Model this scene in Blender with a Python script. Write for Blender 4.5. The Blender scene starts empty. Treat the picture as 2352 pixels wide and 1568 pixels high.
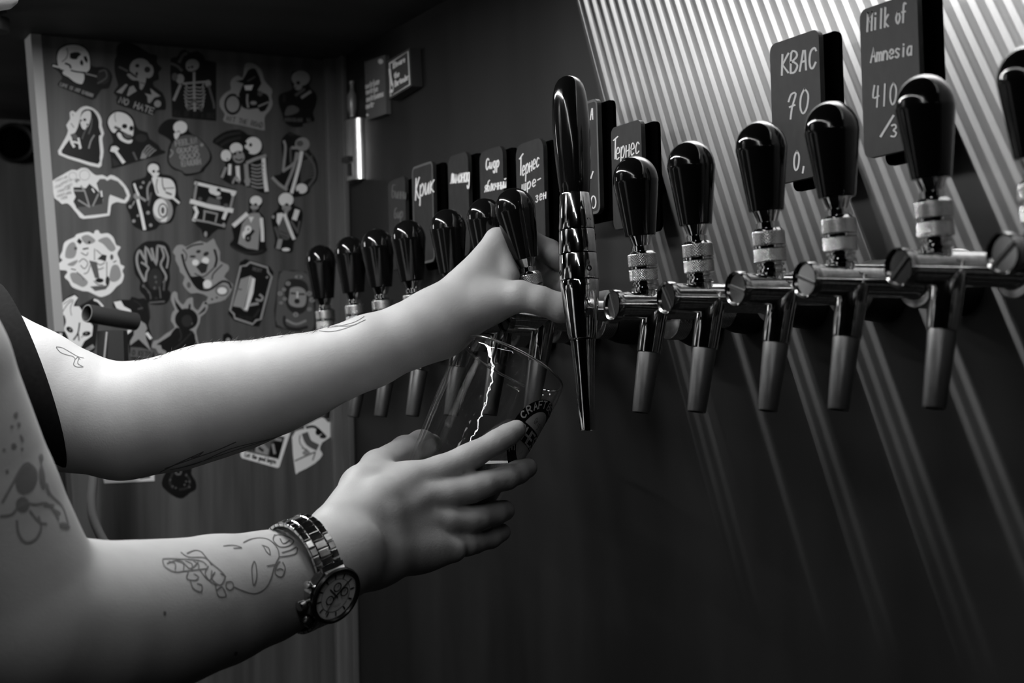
import bpy, bmesh, math, random
import numpy as np
from mathutils import Vector, Matrix
from mathutils.geometry import tessellate_polygon
from mathutils.bvhtree import BVHTree

random.seed(7)
SC = bpy.context.scene
COL = SC.collection
PI = math.pi

# ---------------------------------------------------------------- camera
FPX, CX, CY = 3600.0, 1176.0, 784.0          # focal length and centre of a 2352 x 1568 frame
def nrm(v):
    v = np.array(v, float); return v / np.linalg.norm(v)
_d1 = nrm([(-745 - CX) / FPX, (980 - CY) / FPX, 1])     # direction of the tap wall (world +Y) seen by the camera
_s = .025
_dn = nrm([_s, 1, -(_d1[0] * _s + _d1[1]) / _d1[2]])
_up = -_dn
_dx = np.cross(_d1, _up)
MC = np.array([_dx, _d1, _up])               # camera (right, down, forward) -> world
CAM = np.array([0, 0, 1.30])
def ray(x, y): return MC @ np.array([(x - CX) / FPX, (y - CY) / FPX, 1.0])
def at(x, y, d): return CAM + ray(x, y) * d
def onX(x, y, X): r = ray(x, y); return CAM + r * (X - CAM[0]) / r[0]
def onY(x, y, Y): r = ray(x, y); return CAM + r * (Y - CAM[1]) / r[1]
def cdir(v): return nrm(MC @ np.array(v, float))

cam = bpy.data.cameras.new('camera')
cam.sensor_width = 36.0
cam.lens = 36.0 * FPX / 2352.0
cam.clip_start = .02
cam.dof.use_dof = True
cam.dof.focus_distance = 1.22
cam.dof.aperture_fstop = 8.5
co = bpy.data.objects.new('camera', cam); COL.objects.link(co)
R = Matrix(((MC[0][0], -MC[0][1], -MC[0][2]), (MC[1][0], -MC[1][1], -MC[1][2]), (MC[2][0], -MC[2][1], -MC[2][2])))
co.matrix_world = Matrix.Translation(Vector(CAM)) @ R.to_4x4()
SC.camera = co

# ---------------------------------------------------------------- light and exposure
SC.view_settings.view_transform = 'Standard'
SC.view_settings.look = 'None'
SC.view_settings.gamma = 1.0
SC.view_settings.use_curve_mapping = False
SC.view_settings.exposure = 0.15
SC.cycles.use_denoising = True
SC.cycles.max_bounces = 10
SC.cycles.transmission_bounces = 10
SC.cycles.caustics_refractive = False
SC.cycles.caustics_reflective = False
SC.cycles.sample_clamp_indirect = 4.0

W = bpy.data.worlds.new('world'); SC.world = W
W.use_nodes = True
W.node_tree.nodes['Background'].inputs[0].default_value = (.5, .5, .5, 1)
W.node_tree.nodes['Background'].inputs[1].default_value = .006

def area(name, loc, target, sx, sy, power, spread=PI):
    l = bpy.data.lights.new(name, 'AREA'); l.shape = 'RECTANGLE'; l.size = sx; l.size_y = sy
    l.energy = power; l.spread = spread
    o = bpy.data.objects.new(name, l); COL.objects.link(o)
    o.location = loc
    o.rotation_euler = (Vector(target) - Vector(loc)).to_track_quat('-Z', 'Y').to_euler()
    return o
def spot(name, loc, target, power, ang, rad, blend=.2):
    l = bpy.data.lights.new(name, 'SPOT'); l.energy = power; l.spot_size = ang; l.shadow_soft_size = rad; l.spot_blend = blend
    o = bpy.data.objects.new(name, l); COL.objects.link(o)
    o.location = loc
    o.rotation_euler = (Vector(target) - Vector(loc)).to_track_quat('-Z', 'Y').to_euler()
    return o
# fluorescent strip under the canopy, running along the bar
STRIP_Z = 1.715
for y0_, y1_, pw_ in ((-.30, .90, 2.0), (.91, 1.53, 5.0)):
    ym_ = (y0_ + y1_) / 2; ta_ = math.atan2(.23, .97)
    strip = area('strip_light', (.243 + .237 * (ym_ - 1.048), ym_, STRIP_Z), (0, 1, 0), .014, y1_ - y0_, pw_)
    strip.rotation_euler = (0, 0, -ta_)
# weak fill added from behind the bar staff's side
area('room_fill', (-1.2, -.6, 2.35), (.4, 1.2, 1.2), .22, .22, .6)
area('back_corner_fill', (-.1, 2.0, 1.70), (.35, 2.3, 1.2), .25, .25, 3.0)  # unseen lamp added to brighten the far panel and disc
# two unseen lamps added high above the slot to stripe the tap wall
wash = area('added_stripe_lamp', (.39, 2.85, 5.7), (.90, .78, 1.70), .32, .024, 500, math.radians(15))
wash2 = area('added_stripe_lamp_soft', (.39, 2.85, 5.7), (.90, .78, 1.70), .32, .30, 520, math.radians(15))  # soft added lamp, lifts the gaps between the stripes
for w_ in (wash, wash2):            # the long side of each lamp lies across the bar (X)
    zax = (Vector((.39, 2.85, 5.7)) - Vector((.90, .78, 1.70))).normalized(); xax = (Vector((1, 0, 0)) - zax * zax.x).normalized(); yax = zax.cross(xax)
    w_.rotation_euler = Matrix((xax, yax, zax)).transposed().to_euler()

# ---------------------------------------------------------------- materials
MATS = {}
def mat(name, base, rough=.5, metal=0.0, spec=.5, noise=None, bump=None, coat=0, sss=0, trans=0, ior=1.45, rnoise=None):
    """noise=(scale xyz, amount): the colour varies; bump=(scale xyz, strength, distance): fine relief"""
    if name in MATS: return MATS[name]
    m = bpy.data.materials.new(name); m.use_nodes = True
    nt = m.node_tree; b = nt.nodes['Principled BSDF']
    b.inputs['Base Color'].default_value = (base, base, base, 1)
    b.inputs['Roughness'].default_value = rough
    b.inputs['Metallic'].default_value = metal
    b.inputs['Specular IOR Level'].default_value = spec
    b.inputs['Coat Weight'].default_value = coat
    b.inputs['Coat Roughness'].default_value = .05
    b.inputs['IOR'].default_value = ior
    b.inputs['Transmission Weight'].default_value = trans
    if sss:
        b.inputs['Subsurface Weight'].default_value = sss
        b.inputs['Subsurface Radius'].default_value = (.006, .006, .006)
        b.inputs['Subsurface Scale'].default_value = 1.0
    tc = nt.nodes.new('ShaderNodeTexCoord')
    def tex(scale, detail=6):
        mp = nt.nodes.new('ShaderNodeMapping'); mp.inputs['Scale'].default_value = scale
        nt.links.new(tc.outputs['Object'], mp.inputs[0])
        n = nt.nodes.new('ShaderNodeTexNoise'); n.inputs['Scale'].default_value = 1.0; n.inputs['Detail'].default_value = detail
        nt.links.new(mp.outputs[0], n.inputs['Vector']); return n
    if noise:
        n = tex(noise[0]); r = nt.nodes.new('ShaderNodeMapRange')
        r.inputs['From Min'].default_value = .25; r.inputs['From Max'].default_value = .75
        r.inputs['To Min'].default_value = base * (1 - noise[1]); r.inputs['To Max'].default_value = base * (1 + noise[1])
        nt.links.new(n.outputs[0], r.inputs['Value'])
        nt.links.new(r.outputs[0], b.inputs['Base Color'])
    if rnoise:
        n = tex(rnoise[0]); r = nt.nodes.new('ShaderNodeMapRange')
        r.inputs['From Min'].default_value = .3; r.inputs['From Max'].default_value = .7
        r.inputs['To Min'].default_value = rnoise[1]; r.inputs['To Max'].default_value = rnoise[2]
        nt.links.new(n.outputs[0], r.inputs['Value']); nt.links.new(r.outputs[0], b.inputs['Roughness'])
    if bump:
        n = tex(bump[0]); bp = nt.nodes.new('ShaderNodeBump')
        bp.inputs['Strength'].default_value = bump[1]; bp.inputs['Distance'].default_value = bump[2]
        nt.links.new(n.outputs[0], bp.inputs['Height']); nt.links.new(bp.outputs[0], b.inputs['Normal'])
    MATS[name] = m
    return m
WALL = mat('dark_brushed_wall', .018, .42, 0, .3, noise=((9, 13, 3), .40), bump=((300, 300, 120), .08, .0003))
WOOD = mat('stained_wood_panel', .078, .45, 0, .4, noise=((70, 30, 4), .42), bump=((140, 60, 6), .2, .0006))
WOOD2 = mat('stained_wood_trim', .12, .40, 0, .4, noise=((90, 30, 5), .35))
DARKWOOD = mat('dark_wood', .022, .5, 0, .3, noise=((50, 20, 4), .4))
CANOPY = mat('canopy_board', .045, .6, 0, .2, noise=((4, 14, 4), .3))
FLOOR = mat('floor_tile', .03, .5, 0, .3, noise=((6, 6, 6), .3))
ROOM = mat('dark_plaster', .015, .9, 0, .1, noise=((3, 3, 3), .3))
ALU = mat('aluminium_edge', .34, .35, 0, .8)
CHROME = mat('chrome', .66, .09, 1, noise=((500, 500, 260), .28), rnoise=((260, 260, 90), .03, .075))
CHROME2 = mat('worn_chrome', .62, .16, 1, noise=((420, 420, 200), .30), rnoise=((120, 120, 60), .05, .12))
STEEL = mat('matte_steel', .15, .40, .85, rnoise=((300, 300, 60), .34, .46))
CAPM = mat('cap_steel', .34, .13, 1)
KNURL = mat('knurled_steel', .75, .26, 1)
KNOB = mat('black_plastic_knob', .004, .09, 0, .5, rnoise=((150, 150, 20), .05, .12))
HANDLEW = mat('black_lacquered_handle', .005, .07, 0, .55, rnoise=((300, 300, 20), .05, .14))
RUBBER = mat('black_rubber', .010, .55, 0, .3)
SLATE = mat('chalkboard', .022, .55, 0, .35, noise=((20, 160, 90), .25))
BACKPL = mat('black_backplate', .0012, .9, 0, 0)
CHALK = mat('chalk_white', .75, .8, 0, .1)
K_ = mat('print_black', .005, .4, 0, .4)
D_ = mat('print_charcoal', .022, .45, 0, .4)
M_ = mat('print_dark_grey', .10, .45, 0, .4)
G_ = mat('print_grey', .30, .45, 0, .4)
W_ = mat('print_white', .80, .45, 0, .4)
PRN = {'K': K_, 'D': D_, 'M': M_, 'G': G_, 'W': W_, 'C': CHALK}
SKIN = mat('skin', .34, .52, 0, .32, sss=.12, noise=((60, 60, 60), .05), bump=((700, 700, 700), .4, .0004))
INK = mat('tattoo_ink', .085, .55, 0, .3)
INK2 = mat('faded_tattoo_ink', .15, .55, 0, .3)
HAIRF = mat('fine_arm_hair', .22, .5, 0, .3)
SHIRT = mat('black_cotton', .006, .9, 0, .1, noise=((300, 300, 300), .3))
TROUS = mat('dark_trousers', .02, .9, 0, .1)
HAIR = mat('dark_hair', .02, .5, 0, .3)
SHOE = mat('dark_shoe', .02, .5, 0, .3)
def clear_mat(name, tint, ior, gloss, bscale, bstr, haze=0):
    """thin clear wall: light passes straight through, the surface mirrors by Fresnel"""
    m = bpy.data.materials.new(name); m.use_nodes = True; nt = m.node_tree; nt.nodes.clear()
    N = lambda t: nt.nodes.new(t); L = nt.links.new
    out = N('ShaderNodeOutputMaterial'); tr = N('ShaderNodeBsdfTransparent'); gl = N('ShaderNodeBsdfGlossy'); mx = N('ShaderNodeMixShader'); fr = N('ShaderNodeFresnel')
    tr.inputs[0].default_value = (tint, tint, tint, 1); gl.inputs['Roughness'].default_value = gloss; fr.inputs['IOR'].default_value = ior
    tc = N('ShaderNodeTexCoord'); nz = N('ShaderNodeTexNoise'); nz.inputs['Scale'].default_value = bscale; nz.inputs['Detail'].default_value = 2; bp = N('ShaderNodeBump')
    bp.inputs['Strength'].default_value = bstr; bp.inputs['Distance'].default_value = .001
    L(tc.outputs['Object'], nz.inputs['Vector']); L(nz.outputs[0], bp.inputs['Height']); L(bp.outputs[0], gl.inputs['Normal']); L(bp.outputs[0], fr.inputs['Normal'])
    ge = N('ShaderNodeNewGeometry'); mr = N('ShaderNodeMapRange'); mr.inputs['To Min'].default_value = ior; mr.inputs['To Max'].default_value = 1 / ior
    L(ge.outputs['Backfacing'], mr.inputs['Value']); L(mr.outputs[0], fr.inputs['IOR'])
    L(fr.outputs[0], mx.inputs[0]); L(gl.outputs[0], mx.inputs[2])
    if haze:
        df = N('ShaderNodeBsdfDiffuse'); m2 = N('ShaderNodeMixShader'); m2.inputs[0].default_value = haze; df.inputs[0].default_value = (.7, .7, .7, 1)
        L(tr.outputs[0], m2.inputs[1]); L(df.outputs[0], m2.inputs[2]); L(m2.outputs[0], mx.inputs[1])
    else: L(tr.outputs[0], mx.inputs[1])
    L(mx.outputs[0], out.inputs[0]); MATS[name] = m; return m
GLASS = clear_mat('clear_glass', .97, 1.5, .015, 70, .28)
DROP = clear_mat('water_drop', .97, 1.5, .02, 400, .3)
BEER = clear_mat('beer', .80, 1.33, .03, 200, .1, .42)
RIMG = mat('solid_glass', 1.0, .02, 0, .5, trans=1.0, ior=1.5)
FOAM = mat('beer_foam', .55, .7, 0, .3, noise=((900, 900, 900), .3), bump=((700, 700, 700), .6, .001))
WDARK = mat('watch_dark_bezel', .02, .28, .6)
WFACE = mat('watch_face', .88, .4, 0, .4)
GUNM = mat('gunmetal', .10, .35, .8)

# ---------------------------------------------------------------- building helpers
def link(name, me, m=None, parent=None):
    o = bpy.data.objects.new(name, me); COL.objects.link(o)
    if m is not None:
        for x in (m if isinstance(m, (list, tuple)) else [m]): me.materials.append(x)
    if parent is not None: o.parent = parent
    return o
def tag(o, label=None, cat=None, group=None, kind=None):
    if label: o['label'] = label
    if cat: o['category'] = cat
    if group: o['group'] = group
    if kind: o['kind'] = kind
    return o
def empty(name, loc):
    o = bpy.data.objects.new(name, None); COL.objects.link(o); o.location = loc
    o.empty_display_size = .02
    return o
class MB:
    """gathers vertices and faces of ONE mesh"""
    def __init__(s): s.v = []; s.f = []; s.mi = []
    def add(s, vs, fs, mi=0):
        b = len(s.v); s.v += [tuple(map(float, p)) for p in vs]
        for f in fs: s.f.append([i + b for i in f]); s.mi.append(mi)
        return s
    def box(s, lo, hi, mi=0):
        x0, y0, z0 = lo; x1, y1, z1 = hi
        return s.add([(x0, y0, z0), (x1, y0, z0), (x1, y1, z0), (x0, y1, z0), (x0, y0, z1), (x1, y0, z1), (x1, y1, z1), (x0, y1, z1)],
                     [(0, 3, 2, 1), (4, 5, 6, 7), (0, 1, 5, 4), (1, 2, 6, 5), (2, 3, 7, 6), (3, 0, 4, 7)], mi)
    def lathe(s, prof, o=(0, 0, 0), ax=(0, 0, 1), n=36, mi=0, ref=None, cap=True, rfun=None):
        """prof: (radius, distance along ax from o)"""
        a = np.array(nrm(ax)); o = np.array(o, float)
        r = np.array([1, 0, 0.]) if abs(a[0]) < .8 else np.array([0, 1, 0.])
        e1 = nrm(r - a * (r @ a)); e2 = np.cross(a, e1)
        vs = []; fs = []
        for i, (rr, t) in enumerate(prof):
            for k in range(n):
                w = 2 * PI * k / n
                q = rr if rfun is None else rr + rfun(i, k)
                vs.append(o + a * t + (e1 * math.cos(w) + e2 * math.sin(w)) * q)
        for i in range(len(prof) - 1):
            for k in range(n):
                k2 = (k + 1) % n
                fs.append((i * n + k, i * n + k2, (i + 1) * n + k2, (i + 1) * n + k))
        if cap:
            fs.append(tuple(range(n - 1, -1, -1))); fs.append(tuple((len(prof) - 1) * n + k for k in range(n)))
        return s.add(vs, fs, mi)
    def tube(s, pts, r, n=12, mi=0):
        pts = [np.array(p, float) for p in pts]
        rr = r if isinstance(r, (list, tuple)) else [r] * len(pts)
        vs = []; fs = []; e1 = None
        for i, p in enumerate(pts):
            t = nrm(pts[min(i + 1, len(pts) - 1)] - pts[max(i - 1, 0)])
            if e1 is None:
                q = np.array([0, 0, 1.]) if abs(t[2]) < .9 else np.array([1., 0, 0])
                e1 = q
            e1 = nrm(e1 - t * (e1 @ t)); e2 = np.cross(t, e1)
            for k in range(n):
                w = 2 * PI * k / n; vs.append(p + (e1 * math.cos(w) + e2 * math.sin(w)) * rr[i])
        for i in range(len(pts) - 1):
            for k in range(n):
                k2 = (k + 1) % n; fs.append((i * n + k, i * n + k2, (i + 1) * n + k2, (i + 1) * n + k))
        fs.append(tuple(range(n - 1, -1, -1))); fs.append(tuple((len(pts) - 1) * n + k for k in range(n)))
        return s.add(vs, fs, mi)
    def mesh(s, name, smooth=None):
        me = bpy.data.meshes.new(name); me.from_pydata(s.v, [], s.f)
        if any(s.mi): me.polygons.foreach_set('material_index', s.mi)
        if smooth is not None:
            me.polygons.foreach_set('use_smooth', [True] * len(me.polygons))
            me.set_sharp_from_angle(angle=smooth)
        me.update(); return me
    def build(s, name, m, parent=None, smooth=None):
        return link(name, s.mesh(name, smooth), m, parent)
def bevel_mesh(me, w, seg=2):
    bm = bmesh.new(); bm.from_mesh(me)
    bmesh.ops.bevel(bm, geom=bm.edges[:], offset=w, segments=seg, affect='EDGES', profile=.6)
    bm.to_mesh(me); bm.free(); return me
def spline(pts, closed=True, n=4):
    p = [np.array(q, float) for q in pts]; N = len(p); out = []
    for i in range(N if closed else N - 1):
        g = lambda j: p[j % N] if closed else p[min(max(j, 0), N - 1)]
        a, b, c, d = g(i - 1), g(i), g(i + 1), g(i + 2)
        for k in range(n):
            t = k / n
            out.append(.5 * ((2 * b) + (c - a) * t + (2 * a - 5 * b + 4 * c - d) * t * t + (3 * b - a - 3 * c + d) * t ** 3))
    if not closed: out.append(p[-1])
    return out

# --- flat print: filled shapes, strokes and lettering drawn on a plane
GLY = {  # strokes on a 0-1 grid, y up; anything the drawn words need
 'A': ['0,0 .5,1 1,0', '.2,.38 .8,.38'], 'B': ['0,0 0,1 .7,1 .9,.8 .7,.55 0,.55', '.7,.55 1,.3 .7,0 0,0'],
 'C': ['1,.85 .6,1 .15,.8 0,.5 .15,.2 .6,0 1,.15'], 'D': ['0,0 0,1 .6,1 1,.6 1,.4 .6,0 0,0'], 'E': ['1,0 0,0 0,1 1,1', '0,.5 .8,.5'],
 'F': ['0,0 0,1 1,1', '0,.5 .8,.5'], 'G': ['1,.85 .6,1 .15,.8 0,.5 .15,.2 .6,0 1,.2 1,.5 .6,.5'], 'H': ['0,0 0,1', '1,0 1,1', '0,.5 1,.5'],
 'I': ['.5,0 .5,1'], 'K': ['0,0 0,1', '1,1 0,.45 1,0'], 'L': ['0,1 0,0 1,0'], 'M': ['0,0 0,1 .5,.4 1,1 1,0'], 'N': ['0,0 0,1 1,0 1,1'],
 'O': ['.5,1 .1,.8 0,.5 .1,.2 .5,0 .9,.2 1,.5 .9,.8 .5,1'], 'P': ['0,0 0,1 .7,1 1,.75 .7,.5 0,.5'], 'R': ['0,0 0,1 .7,1 1,.75 .7,.5 0,.5', '.5,.5 1,0'],
 'S': ['1,.85 .6,1 .1,.85 .15,.6 .85,.4 .9,.15 .4,0 0,.15'], 'T': ['0,1 1,1', '.5,1 .5,0'], 'U': ['0,1 0,.25 .3,0 .7,0 1,.25 1,1'],
 'V': ['0,1 .5,0 1,1'], 'Y': ['0,1 .5,.5 1,1', '.5,.5 .5,0'], "'": ['.4,1 .3,.75'],
 'a': ['.9,.6 .4,.62 .1,.4 .1,.15 .4,0 .85,.2', '.9,.62 .9,0'], 'b': ['.1,1 .1,0 .6,0 .9,.3 .6,.55 .1,.5'], 'd': ['.85,1 .85,0 .35,0 .1,.3 .4,.55 .85,.5'],
 'e': ['.1,.32 .9,.36 .75,.6 .35,.62 .1,.35 .3,.02 .85,.1'], 'f': ['.9,.95 .6,1 .4,.8 .4,0', '.1,.55 .8,.55'], 'g': ['.85,.6 .3,.6 .1,.35 .35,.1 .85,.2', '.85,.6 .85,-.25 .4,-.4 .1,-.25'],
 'h': ['.1,1 .1,0', '.1,.4 .5,.6 .9,.4 .9,0'], 'i': ['.5,.6 .5,0', '.5,.85 .5,.8'], 'k': ['.1,1 .1,0', '.85,.6 .1,.28 .9,0'], 'l': ['.5,1 .5,0'], 'm': ['0,0 0,.6', '0,.45 .3,.6 .5,.4 .5,0', '.5,.45 .8,.6 1,.4 1,0'],
 'n': ['.1,0 .1,.6', '.1,.4 .5,.62 .9,.4 .9,0'], 'o': ['.5,.62 .1,.4 .1,.2 .5,0 .9,.2 .9,.4 .5,.62'], 'r': ['.2,0 .2,.6', '.2,.35 .6,.62 .95,.55'], 's': ['.85,.55 .4,.62 .15,.45 .8,.2 .5,0 .1,.08'],
 't': ['.5,.9 .5,.1 .9,.05', '.1,.6 .9,.6'], 'w': ['0,.6 .25,0 .5,.5 .75,0 1,.6'], 'u': ['.1,.6 .1,.2 .4,0 .9,.2', '.9,.6 .9,0'], 'y': ['.1,.6 .5,.1', '.95,.6 .4,-.35 .1,-.35'],
 '0': ['.5,1 .1,.75 .05,.3 .4,0 .85,.2 .95,.7 .5,1'], '1': ['.5,1 .45,0'], '3': ['.1,.95 .6,1 .8,.75 .4,.52 .85,.3 .6,0 .05,.05'], '4': ['.2,1 .05,.45 .95,.5', '.8,.95 .7,0'], '7': ['.0,.75 .3,1 .85,.95 .45,.45 .3,0', '.15,.5 .75,.5'],
 '/': ['1,1.1 0,-.1'], '-': ['.1,.45 .9,.5'], ',': ['.5,.1 .35,-.2'], ' ': [], '.': ['.5,.05 .5,0'],
 'К': ['.05,0 .05,1', '.95,1 .1,.5 1,.05'], 'В': ['0,0 0,1 .7,1 .85,.75 0,.52', '.4,.52 1,.3 .6,0 0,0'], 'А': ['0,0 .45,1 .7,1 .95,0', '.2,.42 .85,.45'], 'С': ['1,.85 .75,1 .2,.85 .05,.4 .25,.05 .6,.0 1,.25'],
 'Т': ['0,.95 1,1.08', '.45,1 .5,0'], 'Б': ['.9,1 .15,.95 .1,0 .7,0 .9,.3 .6,.5 .1,.48'], 'н': ['.1,.6 .1,0', '.9,.62 .9,0', '.1,.3 .9,.35'], 'р': ['.1,.6 .1,-.45', '.1,.4 .6,.65 .95,.35 .6,.02 .15,.1'], 'с': ['.9,.5 .5,.62 .1,.35 .3,.02 .9,.12'],
 'и': ['.1,.6 .1,.05 .5,.1 .9,.6 .9,0'], 'д': ['.85,.6 .3,.6 .1,.3 .4,.02 .8,.15', '.85,.6 .85,-.3 .4,-.45 .2,-.25'], 'я': ['.9,.6 .9,0', '.9,.6 .3,.55 .2,.35 .85,.3', '.5,.3 .05,0'], 'б': ['.9,1 .3,.85 .1,.3 .4,0 .85,.2 .75,.5 .2,.45'],
 'л': ['0,0 .3,.1 .45,.6 .85,.6 .85,0'], 'ч': ['.1,.6 .2,.3 .85,.3', '.85,.6 .85,0'], 'ы': ['.05,.6 .05,0 .4,0 .5,.25 .05,.35', '.9,.6 .9,0'], 'й': ['.1,.6 .1,.05 .5,.1 .9,.6 .9,0', '.3,.85 .55,.75 .8,.88'],
 'м': ['0,0 .1,.6 .5,.1 .9,.6 1,0'], 'ш': ['0,.6 .05,0 .5,.05 .5,.6', '.5,.05 1,.05 1,.6'], 'е': ['.1,.32 .9,.36 .75,.6 .35,.62 .1,.35 .3,.02 .85,.1'], 'о': ['.5,.62 .1,.4 .1,.2 .5,0 .9,.2 .9,.4 .5,.62'], 'а': ['.9,.6 .4,.62 .1,.4 .1,.15 .4,0 .85,.2', '.9,.62 .9,0'], 'к': ['.1,.6 .1,0', '.9,.62 .15,.3 .9,0'], 'э': ['.1,.5 .5,.62 .9,.3 .5,0 .1,.1', '.4,.32 .85,.32'],
 'п': ['.1,0 .1,.6 .9,.6 .9,0'], 'з': ['.1,.55 .6,.62 .8,.45 .4,.32 .85,.15 .5,-.05 .1,.05'],
}
class Print:
    """flat artwork; fn(x, y, lift) takes drawing coordinates to a point of the surface"""
    def __init__(s, fn, lift=.00012, step=.00003):
        s.fn = fn; s.l = lift; s.step = step; s.v = []; s.f = []; s.mi = []; s.keys = []
    def _m(s, c):
        if c not in s.keys: s.keys.append(c)
        return s.keys.index(c)
    def _tri(s, pts, c):
        pts = [tuple(p) for p in pts]
        tr = tessellate_polygon([[Vector((x, y, 0)) for x, y in pts]])
        b = len(s.v); s.v += [tuple(s.fn(x, y, s.l)) for x, y in pts]
        m = s._m(c)
        for t in tr: s.f.append([i + b for i in t]); s.mi.append(m)
        s.l += s.step
    def P(s, c, pts, n=1): s._tri(spline(pts, True, n) if n > 1 else pts, c)
    def E(s, c, x, y, rx, ry=None, rot=0, n=20):
        ry = rx if ry is None else ry; ca, sa = math.cos(rot), math.sin(rot)
        s._tri([(x + rx * math.cos(2 * PI * k / n) * ca - ry * math.sin(2 * PI * k / n) * sa, y + rx * math.cos(2 * PI * k / n) * sa + ry * math.sin(2 * PI * k / n) * ca) for k in range(n)], c)
    def S(s, c, w, pts, closed=False, sm=3, cap=True):
        p = spline(pts, closed, sm) if len(pts) > 2 and sm > 1 else [np.array(q, float) for q in pts]
        N = len(p); L = []; Rr = []
        for i in range(N):
            a = p[(i - 1) % N] if closed or i > 0 else p[i]; b = p[(i + 1) % N] if closed or i < N - 1 else p[i]
            t = b - a; ln = math.hypot(*t); t = t / ln if ln > 1e-9 else np.array([1., 0])
            e = t * w * .4 if cap and not closed and i in (0, N - 1) else 0
            q = p[i] + (e if i else -e) if not isinstance(e, int) else p[i]
            nn = np.array([-t[1], t[0]]) * w / 2
            L.append(q + nn); Rr.append(q - nn)
        b0 = len(s.v); m = s._m(c)
        for q in L + Rr: s.v.append(tuple(s.fn(q[0], q[1], s.l)))
        for i in range(N if closed else N - 1):
            j = (i + 1) % N
            s.f.append([b0 + i, b0 + j, b0 + N + j, b0 + N + i]); s.mi.append(m)
        s.l += s.step
    def T(s, c, txt, x0, y0, x1, y1, h, w, up=None, gap=.28, jit=0):
        d = np.array([x1 - x0, y1 - y0], float); ln = math.hypot(*d); u = d / ln
        v = np.array([u[1], -u[0]]) * h if up is None else np.array(up, float) * h
        nlet = len(txt); adv = ln / (nlet - gap if nlet > 1 else 1); cw = adv * (1 - gap)
        l0 = s.l
        for i, ch in enumerate(txt):
            o = np.array([x0, y0], float) + u * adv * i + v * random.uniform(-jit, jit)
            for st in GLY.get(ch, []):
                pts = [tuple(map(float, q.split(','))) for q in st.split()]
                s.l = l0 = l0 + .000004
                s.S(c, w, [o + u * cw * a + v * b for a, b in pts], sm=3 if len(pts) > 2 and ch not in 'AEFHIKLMNTVАКТ' else 1)
        s.l = l0 + s.step
    def build(s, name, parent=None):
        me = bpy.data.meshes.new(name); me.from_pydata(s.v, [], s.f)
        me.polygons.foreach_set('material_index', s.mi); me.update()
        bm = bmesh.new(); bm.from_mesh(me)
        bm.normal_update(); bm.to_mesh(me); bm.free()
        return link(name, me, [PRN[k] for k in s.keys], parent)
def slab(pts, fn, t0, t1):
    """an extruded outline: front face at lift t1, back face at lift t0"""
    pts = [tuple(p) for p in pts]; n = len(pts)
    tr = tessellate_polygon([[Vector((x, y, 0)) for x, y in pts]])
    m = MB()
    m.add([fn(x, y, t1) for x, y in pts] + [fn(x, y, t0) for x, y in pts],
          [tuple(t) for t in tr] + [tuple(i + n for i in reversed(t)) for t in tr] + [(i, i + n, (i + 1) % n + n, (i + 1) % n) for i in range(n)])
    me = m.mesh('slab')
    bm = bmesh.new(); bm.from_mesh(me); bmesh.ops.recalc_face_normals(bm, faces=bm.faces[:]); bm.to_mesh(me); bm.free()
    return me
def attach(o, root):
    o.parent = root; o.matrix_parent_inverse = Matrix.Translation(-Vector(root.location)); return o
def recenter(o):
    c = sum((v.co for v in o.data.vertices), Vector()) / len(o.data.vertices)
    o.data.transform(Matrix.Translation(-c)); o.location = c; return o
def struct(name, mb, m, smooth=None, bev=0):
    me = mb.mesh(name, smooth)
    if bev: bevel_mesh(me, bev)
    return tag(link(name, me, m), kind='structure')

# ---------------------------------------------------------------- the room
XW, YS = .715, 1.775                         # tap wall plane, sticker partition plane
struct('wall_right', MB().box((XW, -1.8, 0), (XW + .06, YS + .02, 3.0)), WALL)
def xe(z): return .355 + (1.727 - z) * .066     # left edge of the partition leans a little
wb = MB(); z0, z1 = 0.0, 1.727
wb.add([(xe(1.0), YS, z0), (XW, YS, z0), (XW, YS, z1), (xe(z1), YS, z1), (xe(1.0), YS + .025, z0), (XW, YS + .025, z0), (XW, YS + .025, z1), (xe(z1), YS + .025, z1), (xe(1.0), YS, 1.0), (xe(1.0), YS + .025, 1.0)],
       [(0, 1, 2, 3, 8), (4, 9, 7, 6, 5), (0, 8, 9, 4), (8, 3, 7, 9), (2, 6, 7, 3), (1, 5, 6, 2)])
struct('wall_back', wb, WOOD)
tr = MB(); a = .0056; rows = [1.395, 1.6, z1]
for z in rows:
    x = xe(max(z, 1.0)); tr.v += [(x - a, YS - .003, z), (x + a, YS - .003, z), (x + a, YS + .03, z), (x - a, YS + .03, z)]
for j in range(2):
    for k in range(4): tr.f.append([j * 4 + k, j * 4 + (k + 1) % 4, j * 4 + 4 + (k + 1) % 4, j * 4 + 4 + k]); tr.mi.append(0)
tr.f += [[0, 3, 2, 1], [8, 9, 10, 11]]; tr.mi += [0, 0]
struct('trim_1', tr, ALU)
struct('trim_2', MB().box((XW - .019, YS - .012, 0), (XW - .0005, YS - .0005, z1)), WOOD2, bev=.002)
struct('trim_3', MB().box((XW - .0075, YS - .034, 0), (XW - .0005, YS - .0125, z1)), WOOD2, bev=.0015)
struct('wall_far', MB().box((-1.6, 2.30, 0), (1.0, 2.34, 1.748)), WOOD)
struct('wall_front', MB().box((-2.0, -1.86, 0), (XW + .06, -1.80, 3.0)), ROOM)
struct('wall_left', MB().box((-2.06, -1.86, 0), (-2.0, 3.0, 3.0)), ROOM)
struct('wall_end', MB().box((-2.0, 3.0, 0), (1.0, 3.05, 3.0)), ROOM)
struct('floor', MB().box((-2.06, -1.86, -.05), (1.0, 3.05, 0)), FLOOR)
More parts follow.
